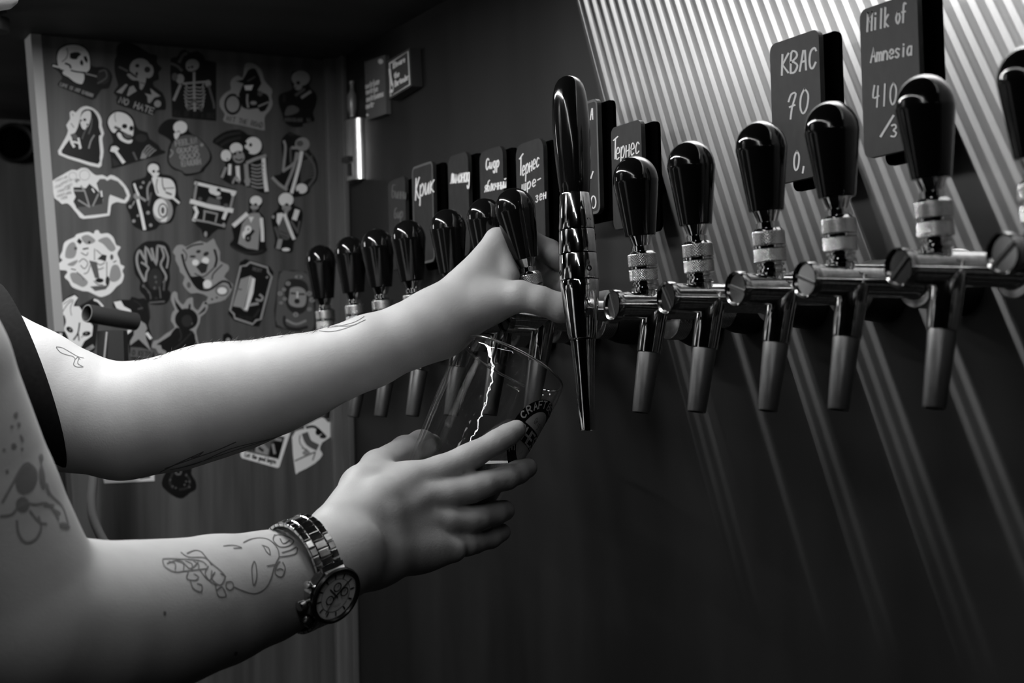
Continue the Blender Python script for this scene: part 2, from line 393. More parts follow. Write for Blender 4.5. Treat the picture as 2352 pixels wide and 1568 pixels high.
# low canopy over the taps; its louvred slot is added to stripe the wall light
can = MB().box((.16, -.40, 1.727), (.692, 2.30, 1.757)).box((.692, 1.235, 1.727), (XW, 2.30, 1.757)).box((.692, .10, 1.727), (XW, .30, 1.757))
can.box((-1.6, 1.66, 1.727), (.16, 2.30, 1.757))
canopy = struct('ceiling', can, CANOPY)
sl = MB().box((.692, -.0031, 1.730), (XW - .0005, .0031, 1.7315)).mesh('slat')  # unseen slats, put in to break the lamp light into stripes
sl.materials.append(GUNM)
for i in range(75):
    o = bpy.data.objects.new('slat', sl); COL.objects.link(o); o.parent = canopy; o.location = (0, .307 + .0125 * i, 0)

# ---------------------------------------------------------------- beer taps
QX, ZB = .62, 1.3705
def knurl_prof(r, t0, t1, rows=20):
    return [(r - .0009, t0 - .0004)] + [(r, t0 + (t1 - t0) * i / rows) for i in range(rows + 1)] + [(r - .0009, t1 + .0004)]
def krf(rows):
    return lambda i, k: -.00048 if 0 < i <= rows and ((k + i) % 4 == 0 or (k - i) % 4 == 0) else 0
TM = {}
def tap_meshes():
    m = MB().lathe([(.0100, -.0245), (.0100, .052), (.0112, .054), (.0112, .058), (.0090, .060), (.0090, .070)], ax=(1, 0, 0), n=48)
    TM['body'] = (m.mesh('body', .6), CHROME)
    m = MB().lathe([(.0060, -.0010), (.0096, -.0010), (.0096, -.0022), (.0108, -.0030), (.0113, -.0015), (.0113, .0022), (.0100, .0030)], o=(-.0262, 0, 0), ax=(1, 0, 0), n=48)
    TM['end_cap'] = (m.mesh('end_cap', .6), CAPM)
    m = MB().box((-.0284, -.0088, -.0009), (-.0270, .0088, .0009)); TM['slot'] = (m.mesh('slot'), GUNM)
    d = nrm((-.0082, 0, -.0425)); L = .0355
    m = MB().lathe([(.0100, -.004), (.0100, .006), (.0095, .012), (.0089, L - .001), (.0084, L)], o=(.0085, 0, 0), ax=d, n=40)
    TM['spout'] = (m.mesh('spout', .6), CHROME2)
    o = np.array((.0085, 0, 0)) + d * L
    m = MB().lathe([(.0080, 0), (.0082, .0010), (.0065, .0424), (.0062, .0436), (.0050, .0436), (.0050, .030)], o=o, ax=d, n=40, cap=True)
    TM['nozzle'] = (m.mesh('nozzle', .6), STEEL)
    m = MB().lathe(knurl_prof(.0165, .058, .070, 24), o=(0, 0, 0), ax=(1, 0, 0), n=220, rfun=krf(25))
    TM['coupling_nut'] = (m.mesh('coupling_nut', .9), KNURL)
    m = MB().lathe([(.0150, .0705), (.0170, .0712), (.0200, .080), (.0212, .090), (.0212, .0949)], ax=(1, 0, 0), n=48)
    TM['wall_flange'] = (m.mesh('wall_flange', .6), RUBBER)
    # the handle parts stand on a pivot above the body
    m = MB().lathe([(.0082, -.004), (.0082, .0005), (.0094, .0010), (.0094, .0030), (.0078, .0036), (.0078, .0052), (.0090, .0056), (.0090, .0070), (.0072, .0074), (.0072, .033), (.0062, .0335), (.0062, .036)], n=40)
    TM['neck'] = (m.mesh('neck', .5), CHROME)
    m = MB().lathe(knurl_prof(.0104, .0082, .0160, 18), n=148, rfun=krf(19)); TM['lower_nut'] = (m.mesh('lower_nut', .9), KNURL)
    m = MB().lathe([(.0098, .0163), (.0108, .0166), (.0108, .0180), (.0098, .0184)], n=48); TM['washer'] = (m.mesh('washer', .5), CHROME)
    m = MB().lathe(knurl_prof(.0106, .0188, .0272, 18), n=148, rfun=krf(19)); TM['upper_nut'] = (m.mesh('upper_nut', .9), KNURL)
    m = MB().lathe([(.0100, .0276), (.0086, .0292), (.0066, .0298), (.0066, .0312), (.0058, .0315), (.0060, .0330), (.0096, .0425)], n=40)
    TM['cone'] = (m.mesh('cone', .5), CHROME)
    pr = [(.0094, .0404), (.0108, .0404), (.0112, .0411), (.0163, .0785), (.0166, .0806), (.0165, .0813)]
    for i in range(1, 15):
        w = PI / 2 * i / 14; pr.append((max(.0164 * math.cos(w), .0001), .0813 + .0175 * math.sin(w)))
    TM['knob'] = (MB().lathe(pr, n=64).mesh('knob', .35), KNOB)
    for me, m in TM.values(): me.materials.append(m)
HANDLE = ('neck', 'lower_nut', 'washer', 'upper_nut', 'cone', 'knob')
tap_meshes()
def beer_tap(Y, lean, label, turn=0, cap_turn=.5, lat=0):
    root = empty('beer_tap', (QX, Y, ZB))
    tag(root, label, 'beer tap', 'beer taps along the wall')
    root.rotation_euler = (0, 0, turn)
    for k, (me, m) in TM.items():
        o = bpy.data.objects.new(k, me); COL.objects.link(o); o.parent = ocap if k == 'slot' else root
        if k == 'end_cap': ocap = o
        if k in HANDLE: o.location = (0, 0, .0097); o.rotation_euler = (lat, -lean, 0)
        if k == 'slot': o.rotation_euler = (cap_turn, 0, 0)
    return root
YT = [1.5834, 1.4985, 1.4274, 1.3515, 1.268, 1.1920, 1.1190, None, .9537, .8841, .8052, .7365, .6554, .5790]
TL = ['black-knob beer tap at the far left end of the row, beside the sticker wall', 'second black-knob tap from the left end, its nut rising above the forearm',
      'third black-knob tap from the left end of the row', 'fourth black-knob tap from the left end, in front of the board with a light edge',
      'fifth black-knob tap from the left end, left of the gripping hand', 'black-knob tap mostly hidden right behind the pulled tap knob',
      'black-knob tap gripped and pulled by the hand, pouring into the glass', None,
      'black-knob tap directly right of the tall chrome stout tap', 'second black-knob tap right of the tall chrome stout tap',
      'black-knob tap below and left of the board with KBAC on it', 'black-knob tap covering the right side of the KBAC board',
      'black-knob tap covering the lower right of the board that reads Milk of', 'black-knob tap cut off by the right edge of the picture']
LE = [.07, .07, .07, .08, .06, .07, .20, 0, .07, .06, .06, .05, .06, .06]
CT = [.4, .9, .2, .7, .5, .3, .6, 0, 1.2, 1.0, .3, .35, -.7, -.6]
for Y, lab, le, ct in zip(YT, TL, LE, CT):
    if Y: beer_tap(Y, le, lab, 0, ct)

# the tall stout tap
SB = np.array((.600, 1.0065, 1.2804)); SD = nrm((0, .0148, .2724))
st = empty('stout_tap', tuple(SB)); tag(st, 'tall slim stout tap with long black handle, chrome collars and tapered spout', 'beer tap', 'beer taps along the wall')
def tz(y): return (1530 - y) * .0001815
def sp(name, prof, m, smooth=.5):
    o = MB().lathe([(r, tz(y)) for r, y in prof], ax=SD, n=56).build(name, m, st, smooth); return o
sp('handle', [(.0108, 546), (.0113, 540), (.0121, 500), (.0134, 400), (.0140, 340), (.0142, 280), (.0140, 220), (.0134, 160), (.0124, 115), (.0108, 85), (.0085, 64), (.0055, 51), (.0025, 46), (.0002, 45)], HANDLEW, .6)
sp('upper_collar', [(.0100, 697), (.0134, 696), (.0137, 690), (.0128, 620), (.0116, 552), (.0113, 547), (.0095, 546)], CHROME2)
sp('middle_collar', [(.0120, 798), (.0144, 797), (.0146, 792), (.0139, 706), (.0137, 701), (.0120, 700)], CHROME2)
sp('lower_collar', [(.0120, 908), (.0148, 907), (.0150, 902), (.0147, 806), (.0145, 802), (.0120, 801)], CHROME2)
sp('body', [(.0095, 1154), (.0104, 1150), (.0112, 1130), (.0133, 1020), (.0142, 960), (.0149, 916), (.0147, 912), (.0120, 911)], CHROME)
sp('spout', [(.0040, 1500), (.0050, 1530), (.0055, 1530), (.0058, 1524), (.0075, 1310), (.0094, 1165), (.0098, 1158), (.0080, 1156)], CHROME)
for (px, py) in ((1352, 510), (1353, 622), (1287, 627)):
    t = tz((py - 140) * 1.8017); c = SB + SD * t
    w = ray(px, py); w = nrm(w)
    tcl = (c - CAM) @ w; q = CAM + w * tcl; out = q - c; out -= SD * (out @ SD)
    rad = .0128 if py < 560 else .0148
    b = w - SD * (w @ SD); lo = np.linalg.norm(out); b = nrm(b - out * ((b @ out) / max(lo * lo, 1e-9)))
    s_ = c + out - b * math.sqrt(max(rad * rad - lo * lo, 1e-8)); nn = nrm(s_ - c)
    MB().lathe([(.0016, -.001), (.0022, -.0006), (.0022, .0004), (.0014, .0005), (.0014, -.0004)], o=s_ - SB, ax=nn, n=20).build('set_screw', WDARK, st, .5)
zz = ZB - SB[2]; cy = SB[1] + SD[1] / SD[2] * zz - SB[1]
MB().lathe([(.0085, .008), (.0085, .022), (.0100, .0225), (.0100, .030), (.0085, .0305), (.0085, .085)], o=(0, cy, zz), ax=(1, .0, 0), n=40).build('shank', CHROME, st, .5)
MB().lathe(knurl_prof(.0165, .078, .090, 24), o=(0, cy, zz - .006), ax=(1, 0, 0), n=220, rfun=krf(25)).build('coupling_nut', KNURL, st, .9)
MB().lathe([(.0150, .0905), (.0175, .0912), (.0215, .100), (.0230, .110), (.0230, .1149)], o=(0, cy, zz - .006), ax=(1, 0, 0), n=48).build('wall_flange', RUBBER, st, .6)

# ---------------------------------------------------------------- hand-lettered boards
def rrect(y0, z0, y1, z1, r, n=5):
    out = []
    for cx, cz, a0 in ((y1 - r, z1 - r, 0), (y0 + r, z1 - r, 1), (y0 + r, z0 + r, 2), (y1 - r, z0 + r, 3)):
        for i in range(n + 1):
            w = PI / 2 * (a0 + i / n); out.append((cx + r * math.cos(w), cz + r * math.sin(w)))
    return out
XB = .687
def board(y0, y1, z0, z1, label, art, edge=False, slope=0, r=.006):
    """y1 is the far (left) side, y0 the near (right) side"""
    root = empty('menu_board', (XW, (y0 + y1) / 2, (z0 + z1) / 2)); tag(root, label, 'board', 'lettered boards above the taps')
    ym = (y0 + y1) / 2
    fn = lambda a, b, t: (XB - t, a, b + slope * (ym - a))
    attach(link('slate', slab(rrect(y0, z0, y1, z1, r), fn, -.004, 0), SLATE), root)
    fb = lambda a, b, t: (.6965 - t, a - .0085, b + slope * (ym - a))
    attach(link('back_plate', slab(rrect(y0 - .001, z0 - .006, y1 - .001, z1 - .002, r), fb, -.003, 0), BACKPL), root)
    m = MB()
    for dz in (-.012, .012): m.lathe([(.0012, 0), (.0012, .0060)], o=(XB + .0038, ym - .006 + dz * .3, (z0 + z1) / 2 + dz), ax=(1, 0, 0), n=10)
    m.box((.6994, ym - .004, (z0 + z1) / 2 - .014), (.7149, ym + .004, (z0 + z1) / 2 + .014))
    attach(m.build('bracket', GUNM), root)
    if edge:
        p = Print(lambda a, b, t: fn(a, b, t)); q = rrect(y0 + .0012, z0 + .0012, y1 - .0012, z1 - .0012, r - .001)
        p.S('M', .0022, q, closed=True, sm=1); attach(p.build('light_edge'), root)
    p = Print(lambda x, y, t: onX(x, y, XB - t))
    art(p); attach(p.build('lettering'), root)
U = (0.03, -1)
def a1(p):
    p.T('C', 'КВАС', 1795, 172, 1873, 155, 46, 4.5, U); p.T('C', '70', 1810, 275, 1856, 256, 56, 4.1, U); p.T('C', '0,', 1823, 392, 1852, 386, 44, 4.1, U)
def a2(p):
    p.T('C', 'Milk of', 1992, 72, 2080, 50, 44, 4.5, U, gap=.25); p.T('C', 'Amnesia', 2000, 143, 2094, 126, 33, 4.1, U, gap=.2); p.T('C', '410-', 2004, 247, 2078, 236, 50, 3.7, U)
    p.S('C', 5, [(2023, 313), (2052, 266)]); p.T('C', '3', 2046, 314, 2066, 312, 27, 3.7, U)
board(.736, .790, 1.4555, 1.5535, 'tall dark board hand-lettered Milk of Amnesia 410 at top right', a2)
board(.832, .886, 1.4515, 1.5515, 'dark board hand-lettered KBAC and 70 on the striped light', a1)
def a3(p): p.T('C', 'Т', 1408, 366, 1421, 362, 46, 2.9, U); p.T('C', 'ернес', 1414, 368, 1468, 352, 44, 2.6, U, gap=.2)
board(1.056, 1.102, 1.4435, 1.5285, 'dark board lettered Тернес right of the tall stout tap', a3)
def a4(p):
    p.T('C', 'А', 1356, 275, 1364, 273, 26, 2.5, U); p.S('C', 3, [(1357, 409), (1362, 394)]); p.S('C', 2.6, [(1363 + 5.5 * math.cos(i * PI / 6), 464 + 14 * math.sin(i * PI / 6)) for i in range(12)], True)
board(1.1222, 1.1735, 1.4605, 1.558, 'dark board with thin light rim half hidden behind the stout tap handle', a4, edge=True)
def a5(p):
    p.T('C', 'Т', 1192, 405, 1203, 396, 42, 2.6, U); p.T('C', 'ернес', 1199, 405, 1238, 382, 36, 2.3, U, gap=.2); p.T('C', 'шре-', 1199, 440, 1242, 422, 26, 2.3, U); p.T('C', 'зен', 1230, 464, 1254, 455, 23, 2.1, U)
board(1.217, 1.269, 1.441, 1.5405, 'dark board lettered Тернес with шре- and зен below, behind the pulled knob', a5, r=.011)
def a6(p): p.T('C', 'Сидр', 1116, 390, 1146, 383, 25, 2.5, U); p.T('C', 'яблочный', 1113, 441, 1162, 431, 25, 2.1, U, gap=.15)
board(1.295, 1.343, 1.45, 1.5455, 'dark board lettered Сидр яблочный, third left of the stout tap', a6, r=.009)
def a7(p): p.T('C', 'лимонад', 1035, 421, 1078, 417, 34, 2.5, U, gap=.15)
board(1.368, 1.413, 1.449, 1.5515, 'dark board lettered with the single word лимонад', a7, r=.009)
def a8(p): p.T('C', 'К', 954, 460, 965, 456, 50, 2.6, U); p.T('C', 'рик', 964, 452, 997, 440, 44, 2.5, U, gap=.2)
board(1.449, 1.500, 1.45, 1.554, 'dark board lettered Крик with a light painted edge', a8, edge=True)
def a9(p): p.T('M', 'Б', 900, 452, 909, 452, 27, 2.1, U); p.T('M', 'инни', 908, 455, 932, 457, 26, 2.0, U, gap=.2); p.T('M', 'бир', 905, 502, 925, 500, 24, 2.1, U, gap=.2)
board(1.519, 1.564, 1.45, 1.548, 'faint dark board lettered Бинни бир at the far left of the boards', a9)

# ---------------------------------------------------------------- small signs by the corner
def quad_thing(name, label, cat, pts, X, th, m, art=None, artname='print'):
    root = empty(name, tuple(onX(*pts[0], X + th))); tag(root, label, cat)
    fn = lambda x, y, t: onX(x, y, X - t) if t > -.001 else onX(x, y, X) + np.array((th, 0, 0))
    attach(link('plate', slab(pts, fn, -.01, 0), m), root)
    p = Print(lambda x, y, t: onX(x, y, X - t)); art(p); attach(p.build(artname), root); return root
def s1(p):
    p.S('W', 2.6, [(895, 145), (937, 118), (941, 194), (897, 221)], True, 1)
    p.T('W', 'Beware', 905, 156, 930, 142, 13, 2.2, (0, -1), gap=.15); p.T('W', 'the', 905, 181, 917, 175, 13, 2.2, (0, -1), gap=.15); p.T('W', 'Bartender', 907, 199, 938, 182, 13, 2.2, (0, -1), gap=.12)
    p.S('W', 5, [(895, 160), (897, 178), (901, 195)]); p.S('W', 1.8, [(894, 147), (902, 143), (903, 158)]); p.S('W', 1.8, [(895, 212), (903, 206), (902, 197)]); p.E('W', 899, 209, 4, 4)
quad_thing('framed_sign', 'small dark sign with a light outline and writing high on the wall', 'sign', [(889, 141), (941, 110), (946, 197), (893, 229)], .701, .013, mat('sign_board', .045, .5), s1)
def s2(p):
    p.E('W', 874, 141, 6, 6)
    for (x0, y0, x1, y1) in ((840, 204, 871, 192), (841, 217, 867, 209), (842, 234, 881, 220), (841, 250, 859, 244)):
        p.T('W', 'notrbaens'[:max(4, int((x1 - x0) / 4))], x0, y0, x1, y1, 13, 2.2, (0, -1), gap=.15)
    p.E('W', 844, 264, 3, 3)
quad_thing('notice_card', 'plain grey card with four lines of small writing left of the framed sign', 'card', [(837, 143), (884, 126), (887, 261), (842, 276)], .7085, .006, mat('grey_card', .12, .5), s2)
# bottle opener plaque
bo = empty('bottle_opener', tuple(onX(822, 300, XW))); tag(bo, 'wall-mounted metal bottle opener plate in the corner by the trim', 'bottle opener')
pA, pB = onX(806, 262, XW), onX(836, 252, XW); pC = onX(808, 408, XW)
m = MB(); n = 24; vs = []; y0, y1 = pA[1], pB[1]; zt, zb = 1.6425, 1.5705
for z in (zt, zb):
    for i in range(n + 1):
        t = i / n; vs.append((XW - .001 - .013 * math.sin(PI * t), (y0 + y1) / 2 + (y0 - y1) / 2 * math.cos(PI * t), z))
vs += [(XW - .0005, y0, zt), (XW - .0005, y1, zt), (XW - .0005, y0, zb), (XW - .0005, y1, zb)]
k = n + 1
m.add(vs, [(i, i + 1, k + i + 1, k + i) for i in range(n)] + [tuple(range(n + 1)) + (2 * k + 1, 2 * k), tuple(range(2 * n + 1, n, -1)) + (2 * k + 2, 2 * k + 3), (0, k, 2 * k + 2, 2 * k), (n, 2 * k + 1, 2 * k + 3, 2 * n + 1)])
attach(m.build('plate', mat('opener_metal', .75, .30, .9, noise=((60, 60, 20), .3)), None, .5), bo)
m = MB().lathe([(.004, 0), (.0042, .004), (.0062, .010), (.0062, .026), (.003, .032), (.0028, .039), (.0036, .040), (.0036, .043)], o=(XW - .0045, (y0 + y1) / 2 + .004, 1.647), n=20)
attach(m.build('bottle_figure', mat('opener_dull', .30, .4, .5), None, .6), bo)
m = MB().box((XW - .019, (y0 + y1) / 2 - .012, 1.592), (XW - .009, (y0 + y1) / 2 + .006, 1.598)).box((XW - .016, (y0 + y1) / 2 - .010, 1.575), (XW - .009, (y0 + y1) / 2 - .004, 1.590))
attach(m.build('opener_lip', GUNM), bo)
# ---------------------------------------------------------------- stickers on the partition
CR = {'a': (110, 80, 7.839), 'b': (380, 100, 6.533), 'c': (110, 235, 8.4), 'd': (360, 260, 6.189), 'e': (110, 370, 7.35), 'f': (420, 400, 7.35), 'g': (110, 520, 7.84), 'h': (380, 530, 6.533), 'i': (110, 660, 8.11), 'j': (330, 650, 7.841), 'k': (360, 930, 5.47), 'p': (0, 0, 1)}
def pts_(s): return [tuple(float(q) for q in w.split(',')) for w in s.split()]
def sticker(cr, base, label, outline, art=None, sm=3):
    ox, oy, sc = CR[cr]; T = .0007
    fn = lambda x, y, t: onY(ox + x / sc, oy + y / sc, YS - .0001 - t)
    o = pts_(outline); o = spline(o, True, sm) if sm > 1 else o
    me = slab(o, fn, 0, T)
    ob = recenter(link('sticker', me, PRN[base])); tag(ob, label, 'sticker', 'stickers on the wooden partition')
    if art:
        p = Print(lambda x, y, t: fn(x, y, T + t), .00008, .00002); art(p)
        c = p.build('print'); c.parent = ob; c.matrix_parent_inverse = Matrix.Translation(-ob.location)
    return ob
def P(p, c, s, n=3): p.P(c, pts_(s), n)
def S(p, c, w, s, sm=3): p.S(c, w, pts_(s), sm=sm)
def A(p):
    P(p, 'W', '170,380 210,270 320,200 450,180 580,200 690,270 740,370 755,480 755,600 720,655 640,690 430,690 300,640 210,600 175,500')
    P(p, 'K', '395,380 400,330 480,310 550,310 600,350 550,390 520,440 450,440 400,420', 1); P(p, 'K', '640,390 690,380 720,450 705,510 660,460', 1); P(p, 'K', '575,490 610,440 640,500 630,555 590,540', 1)
    P(p, 'W', '275,650 370,640 430,690 650,700 630,870 560,880 470,840 370,760 275,710', 2); S(p, 'K', 34, '320,515 390,545 410,590'); S(p, 'K', 26, '420,640 520,665 670,680'); S(p, 'G', 22, '340,240 360,330 330,420 260,480')
    S(p, 'W', 34, '100,555 190,580'); S(p, 'G', 28, '690,700 880,750'); p.E('D', 1000, 750, 120, 140); S(p, 'M', 30, '930,660 1030,640 1060,760 960,840 900,870')
    p.T('G', 'LOVE IS NOT ENOUGH', 215, 912, 800, 1120, 56, 15)
sticker('a', 'K', 'black sticker of a skull biting a rose, top left', '150,330 190,250 300,175 430,155 560,170 680,230 740,320 765,450 770,540 860,580 980,575 1100,630 1160,740 1140,850 1090,960 980,975 930,1030 890,1090 800,1170 500,1050 200,930 190,860 250,790 240,730 180,650 70,570 85,510 150,520', A, 2)
def A(p):
    p.E('G', 1660, 600, 190, 180); p.E('G', 1810, 650, 95, 130); P(p, 'G', '1420,710 1480,700 1580,770 1660,700 1760,720 1760,850 1690,990 1650,950 1640,830 1540,820 1470,780', 2)
    p.E('K', 1610, 555, 38, 32); p.E('D', 1790, 625, 55, 55); p.E('K', 1600, 700, 24, 34); S(p, 'K', 26, '1440,640 1540,720 1600,760'); S(p, 'M', 34, '1290,580 1430,650')
    P(p, 'G', '1230,1030 1400,880 1440,900 1330,1060', 1); P(p, 'G', '1420,1090 1470,940 1540,910 1600,1010 1450,1105', 1); P(p, 'G', '1840,960 1930,1030 2030,1100 1920,1130 1840,1230 1800,1220 1790,1110 1740,1050 1870,1080', 1); p.E('G', 1975, 1240, 65, 65)
    S(p, 'M', 20, '1670,860 1750,880', 1); p.T('G', 'NO HATE', 1275, 1215, 1880, 1425, 105, 24)
sticker('a', 'K', 'black sticker of a spiky-haired punk skull reading NO HATE', '1240,230 1300,150 1430,130 1600,190 1760,290 1850,350 1960,370 1960,500 2050,600 1990,680 2000,800 1900,840 1910,930 2060,1040 2120,1200 2120,1330 2090,1350 1940,1360 1880,1450 1560,1350 1240,1240 1250,1110 1180,1040 1260,920 1240,820 1200,650 1200,450 1240,380', A, 2)
def A(p):
    p.E('G', 405, 320, 102, 90); P(p, 'G', '310,340 330,400 390,420 430,390 440,340'); p.E('K', 400, 350, 22, 18); p.E('K', 350, 360, 16, 16)
    S(p, 'M', 40, '90,300 180,340 240,400'); S(p, 'M', 48, '210,270 260,180 310,150'); p.E('G', 220, 530, 62, 75); p.E('M', 140, 500, 45, 60); S(p, 'G', 44, '220,630 130,840'); S(p, 'G', 38, '430,440 430,700 440,1000')
    for i in range(7):
        y = 620 + i * 52; w = 150 - abs(i - 3) * 8
        S(p, 'G', 20, f'420,{y + 30} 340,{y + 45} {430 - w},{y - 10}'); S(p, 'G', 20, f'450,{y + 30} 540,{y + 40} {445 + w},{y - 15}')
    S(p, 'G', 32, '270,600 400,590 640,570'); p.E('G', 640, 600, 45, 55); S(p, 'M', 34, '650,640 720,880 730,960'); S(p, 'M', 40, '340,990 430,850 540,1000'); p.T('D', 'ILL BE IN A SEC', 120, 1075, 730, 1120, 70, 14)
sticker('b', 'K', 'black rectangular sticker of a rib-caged skeleton drinking from a smoking cup', '80,220 180,200 230,110 290,90 360,140 480,110 570,170 600,250 760,280 762,700 760,1160 430,1130 100,1100 90,800 70,440', A, 1)
def A(p):
    p.E('K', 1010, 910, 130, 160); p.E('G', 1010, 910, 98, 122)
    P(p, 'K', '1100,760 1150,640 1170,600 1050,560 1160,540 1240,400 1330,370 1380,430 1440,600 1380,700 1520,760 1560,860 1500,1000 1420,1020 1390,970 1250,985 1150,950 1130,850', 2)
    P(p, 'W', '1180,630 1320,620 1290,700 1200,700', 1); S(p, 'G', 34, '1230,770 1225,860 1240,950'); S(p, 'G', 26, '1400,940 1540,880'); S(p, 'G', 26, '1080,780 1140,630'); S(p, 'M', 24, '1240,560 1340,500'); p.E('G', 1320, 890, 50, 30); p.E('M', 1420, 750, 40, 40)
    p.T('M', 'HIT THE ROAD', 915, 1155, 1450, 1262, 72, 15)
sticker('b', 'G', 'pale-edged sticker of a rider on a motorbike in the top row', '1190,330 1240,290 1340,310 1440,400 1490,560 1600,690 1590,790 1610,900 1570,1000 1490,1100 1490,1260 1460,1300 1160,1230 880,1170 890,1060 820,950 820,840 900,740 980,690 975,590 1010,520 1090,480 1160,510', A, 3)
def A(p):
    p.E('G', 2030, 520, 140, 115); p.E('G', 1990, 640, 62, 60); p.E('K', 1992, 590, 30, 26); p.E('D', 1950, 660, 12, 10); S(p, 'M', 44, '1960,770 2080,690'); S(p, 'G', 46, '2050,805 2170,725'); P(p, 'M', '1790,1080 1830,950 1930,930 2010,990 1950,1050'); S(p, 'D', 40, '1780,780 1780,860'); p.T('M', 'RIDICULOUS WILL', 1790, 1165, 2190, 1170, 46, 12)
sticker('b', 'K', 'dim black sticker of a grinning skull with folded arms, end of the top row', '1900,430 2030,400 2150,440 2190,540 2160,640 2260,760 2260,900 2210,1040 2230,1160 2060,1200 2060,1240 1900,1250 1780,1170 1760,1080 1700,900 1720,760 1900,690 1880,560', A)
def A(p):
    P(p, 'K', '650,190 750,130 870,160 950,270 985,380 985,480 1030,620 990,640 990,760 1010,950 1000,1060 965,1190 600,1090 275,985 300,880 400,740 540,560 600,400', 2)
    P(p, 'W', '640,260 700,180 790,160 830,200 830,300 790,430 740,510 680,520 635,440 620,330', 2); p.E('K', 710, 335, 30, 26); p.E('K', 762, 430, 15, 25); p.E('K', 640, 350, 14, 24)
    S(p, 'M', 30, '850,320 830,480 790,600'); S(p, 'M', 24, '760,480 700,590 660,700'); P(p, 'M', '430,620 520,590 590,690 540,740 470,700', 1); S(p, 'W', 50, '440,700 460,780 500,850'); S(p, 'W', 42, '480,760 600,790 620,880'); S(p, 'W', 40, '590,700 630,870'); S(p, 'G', 28, '890,640 830,740 790,880'); S(p, 'G', 20, '450,410 500,480'); S(p, 'G', 16, '470,220 490,260')
sticker('c', 'W', 'white-edged sticker of a hooded skeleton raising a finger', '420,200 480,160 540,195 620,110 750,70 900,130 1000,240 1040,360 1040,450 1085,600 1050,700 1075,950 1040,1140 990,1260 600,1150 210,1010 240,860 340,680 390,540 355,440 430,320', A, 2)
def A(p):
    P(p, 'W', '1160,380 1190,280 1280,200 1390,185 1520,230 1610,320 1650,420 1640,640 1560,620 1440,560 1350,520 1290,590 1230,560 1180,470'); p.E('K', 1480, 460, 52, 46); p.E('K', 1610, 500, 40, 50); S(p, 'G', 16, '1300,210 1290,290 1310,370'); S(p, 'M', 50, '1300,480 1390,520')
    P(p, 'W', '1340,590 1400,590 1450,680 1540,730 1630,720 1610,780 1530,790 1400,730 1340,650'); P(p, 'M', '1430,590 1620,630 1610,690 1500,690', 1)
    P(p, 'W', '1200,940 1230,850 1310,840 1380,890 1340,940 1500,1150 1440,1190 1290,970', 1); P(p, 'G', '1780,1090 1820,950 1920,1040 1880,1080', 1)
    for i in range(4): S(p, 'G', 22, f'{1830 + i * 38},{960 + i * 25} {1910 + i * 45},{850 + i * 30} {1960 + i * 40},{830 + i * 30}')
    p.E('D', 1800, 690, 110, 80); S(p, 'M', 40, '1650,970 1710,1100'); P(p, 'D', '1230,1050 1330,1130 1390,1200 1270,1240', 1)
sticker('c', 'K', 'black triangular sticker of a skull over a bare shoulder bone', '1135,380 1160,280 1250,180 1380,150 1530,190 1640,290 1690,420 1760,530 1920,580 1960,700 2130,820 2180,910 2270,970 1780,1120 1270,1270 1230,1220 1210,1020 1165,920 1200,820 1260,760 1220,620 1140,460', A, 2)
def A(p):
    P(p, 'M', '230,420 330,330 480,310 610,370 730,520 750,650 640,780 600,830 420,860 360,820 230,760 170,660 200,500'); p.E('W', 335, 200, 100, 90); P(p, 'W', '250,280 330,280 300,350 270,370 250,340'); S(p, 'G', 16, '290,270 310,250 330,270')
    for t, x0, y0, x1, y1 in (('FEELIN', 270, 465, 570, 420), ('GOODS', 295, 570, 590, 535), ('GOOD', 335, 660, 605, 625), ('ENOUGH', 360, 755, 625, 720)): p.T('G', t, x0, y0, x1, y1, 74, 19)
    p.E('G', 640, 450, 25, 25); S(p, 'G', 20, '200,520 230,560 190,620')
sticker('d', 'K', 'sticker of a skeleton in a jacket seen from behind reading FEELIN GOOD', '45,180 130,100 220,80 330,105 420,160 450,240 510,300 640,380 760,540 780,660 690,780 640,840 420,890 350,830 230,790 150,680 170,480 200,400 120,330 20,270', A)
def A(p):
    S(p, 'D', 40, '850,400 1000,310 1180,280'); S(p, 'D', 40, '920,450 1030,390 1180,350'); p.E('W', 1370, 460, 122, 125); p.E('W', 1130, 500, 92, 82); p.E('G', 1165, 620, 85, 90); p.E('W', 985, 600, 75, 82)
    p.E('K', 1335, 450, 22, 26); p.E('K', 1260, 430, 22, 24); p.E('K', 1110, 575, 22, 22); p.E('K', 1185, 555, 18, 18); S(p, 'K', 34, '1240,500 1300,550'); S(p, 'K', 20, '1120,650 1170,670 1220,650'); p.E('K', 1285, 640, 36, 36); p.E('K', 1005, 650, 12, 10)
    S(p, 'W', 58, '1520,660 1530,850 1560,1090'); S(p, 'G', 48, '1290,700 1400,650 1540,605'); P(p, 'D', '1000,740 1260,720 1300,1000 1180,980 1060,990 1030,880', 1)
    for i in range(7): S(p, 'G', 22, f'1350,{730 + i * 50} 1430,{745 + i * 52} 1510,{715 + i * 56}')
    S(p, 'W', 46, '1040,740 1035,860'); S(p, 'W', 58, '1150,770 1160,940'); S(p, 'G', 60, '1270,740 1290,1010'); S(p, 'G', 44, '980,780 930,900'); S(p, 'G', 30, '1080,990 1130,900 1170,980'); p.E('G', 1290, 960, 45, 55)
sticker('d', 'K', 'black sticker of three hugging skeletons', '790,410 870,320 1000,250 1180,230 1290,300 1400,330 1490,400 1510,500 1480,570 1560,590 1570,650 1560,800 1590,1100 1570,1130 1470,1120 1350,1050 1290,1050 1180,1000 1060,1010 900,910 930,800 980,720 910,640 900,560 960,510', A, 2)
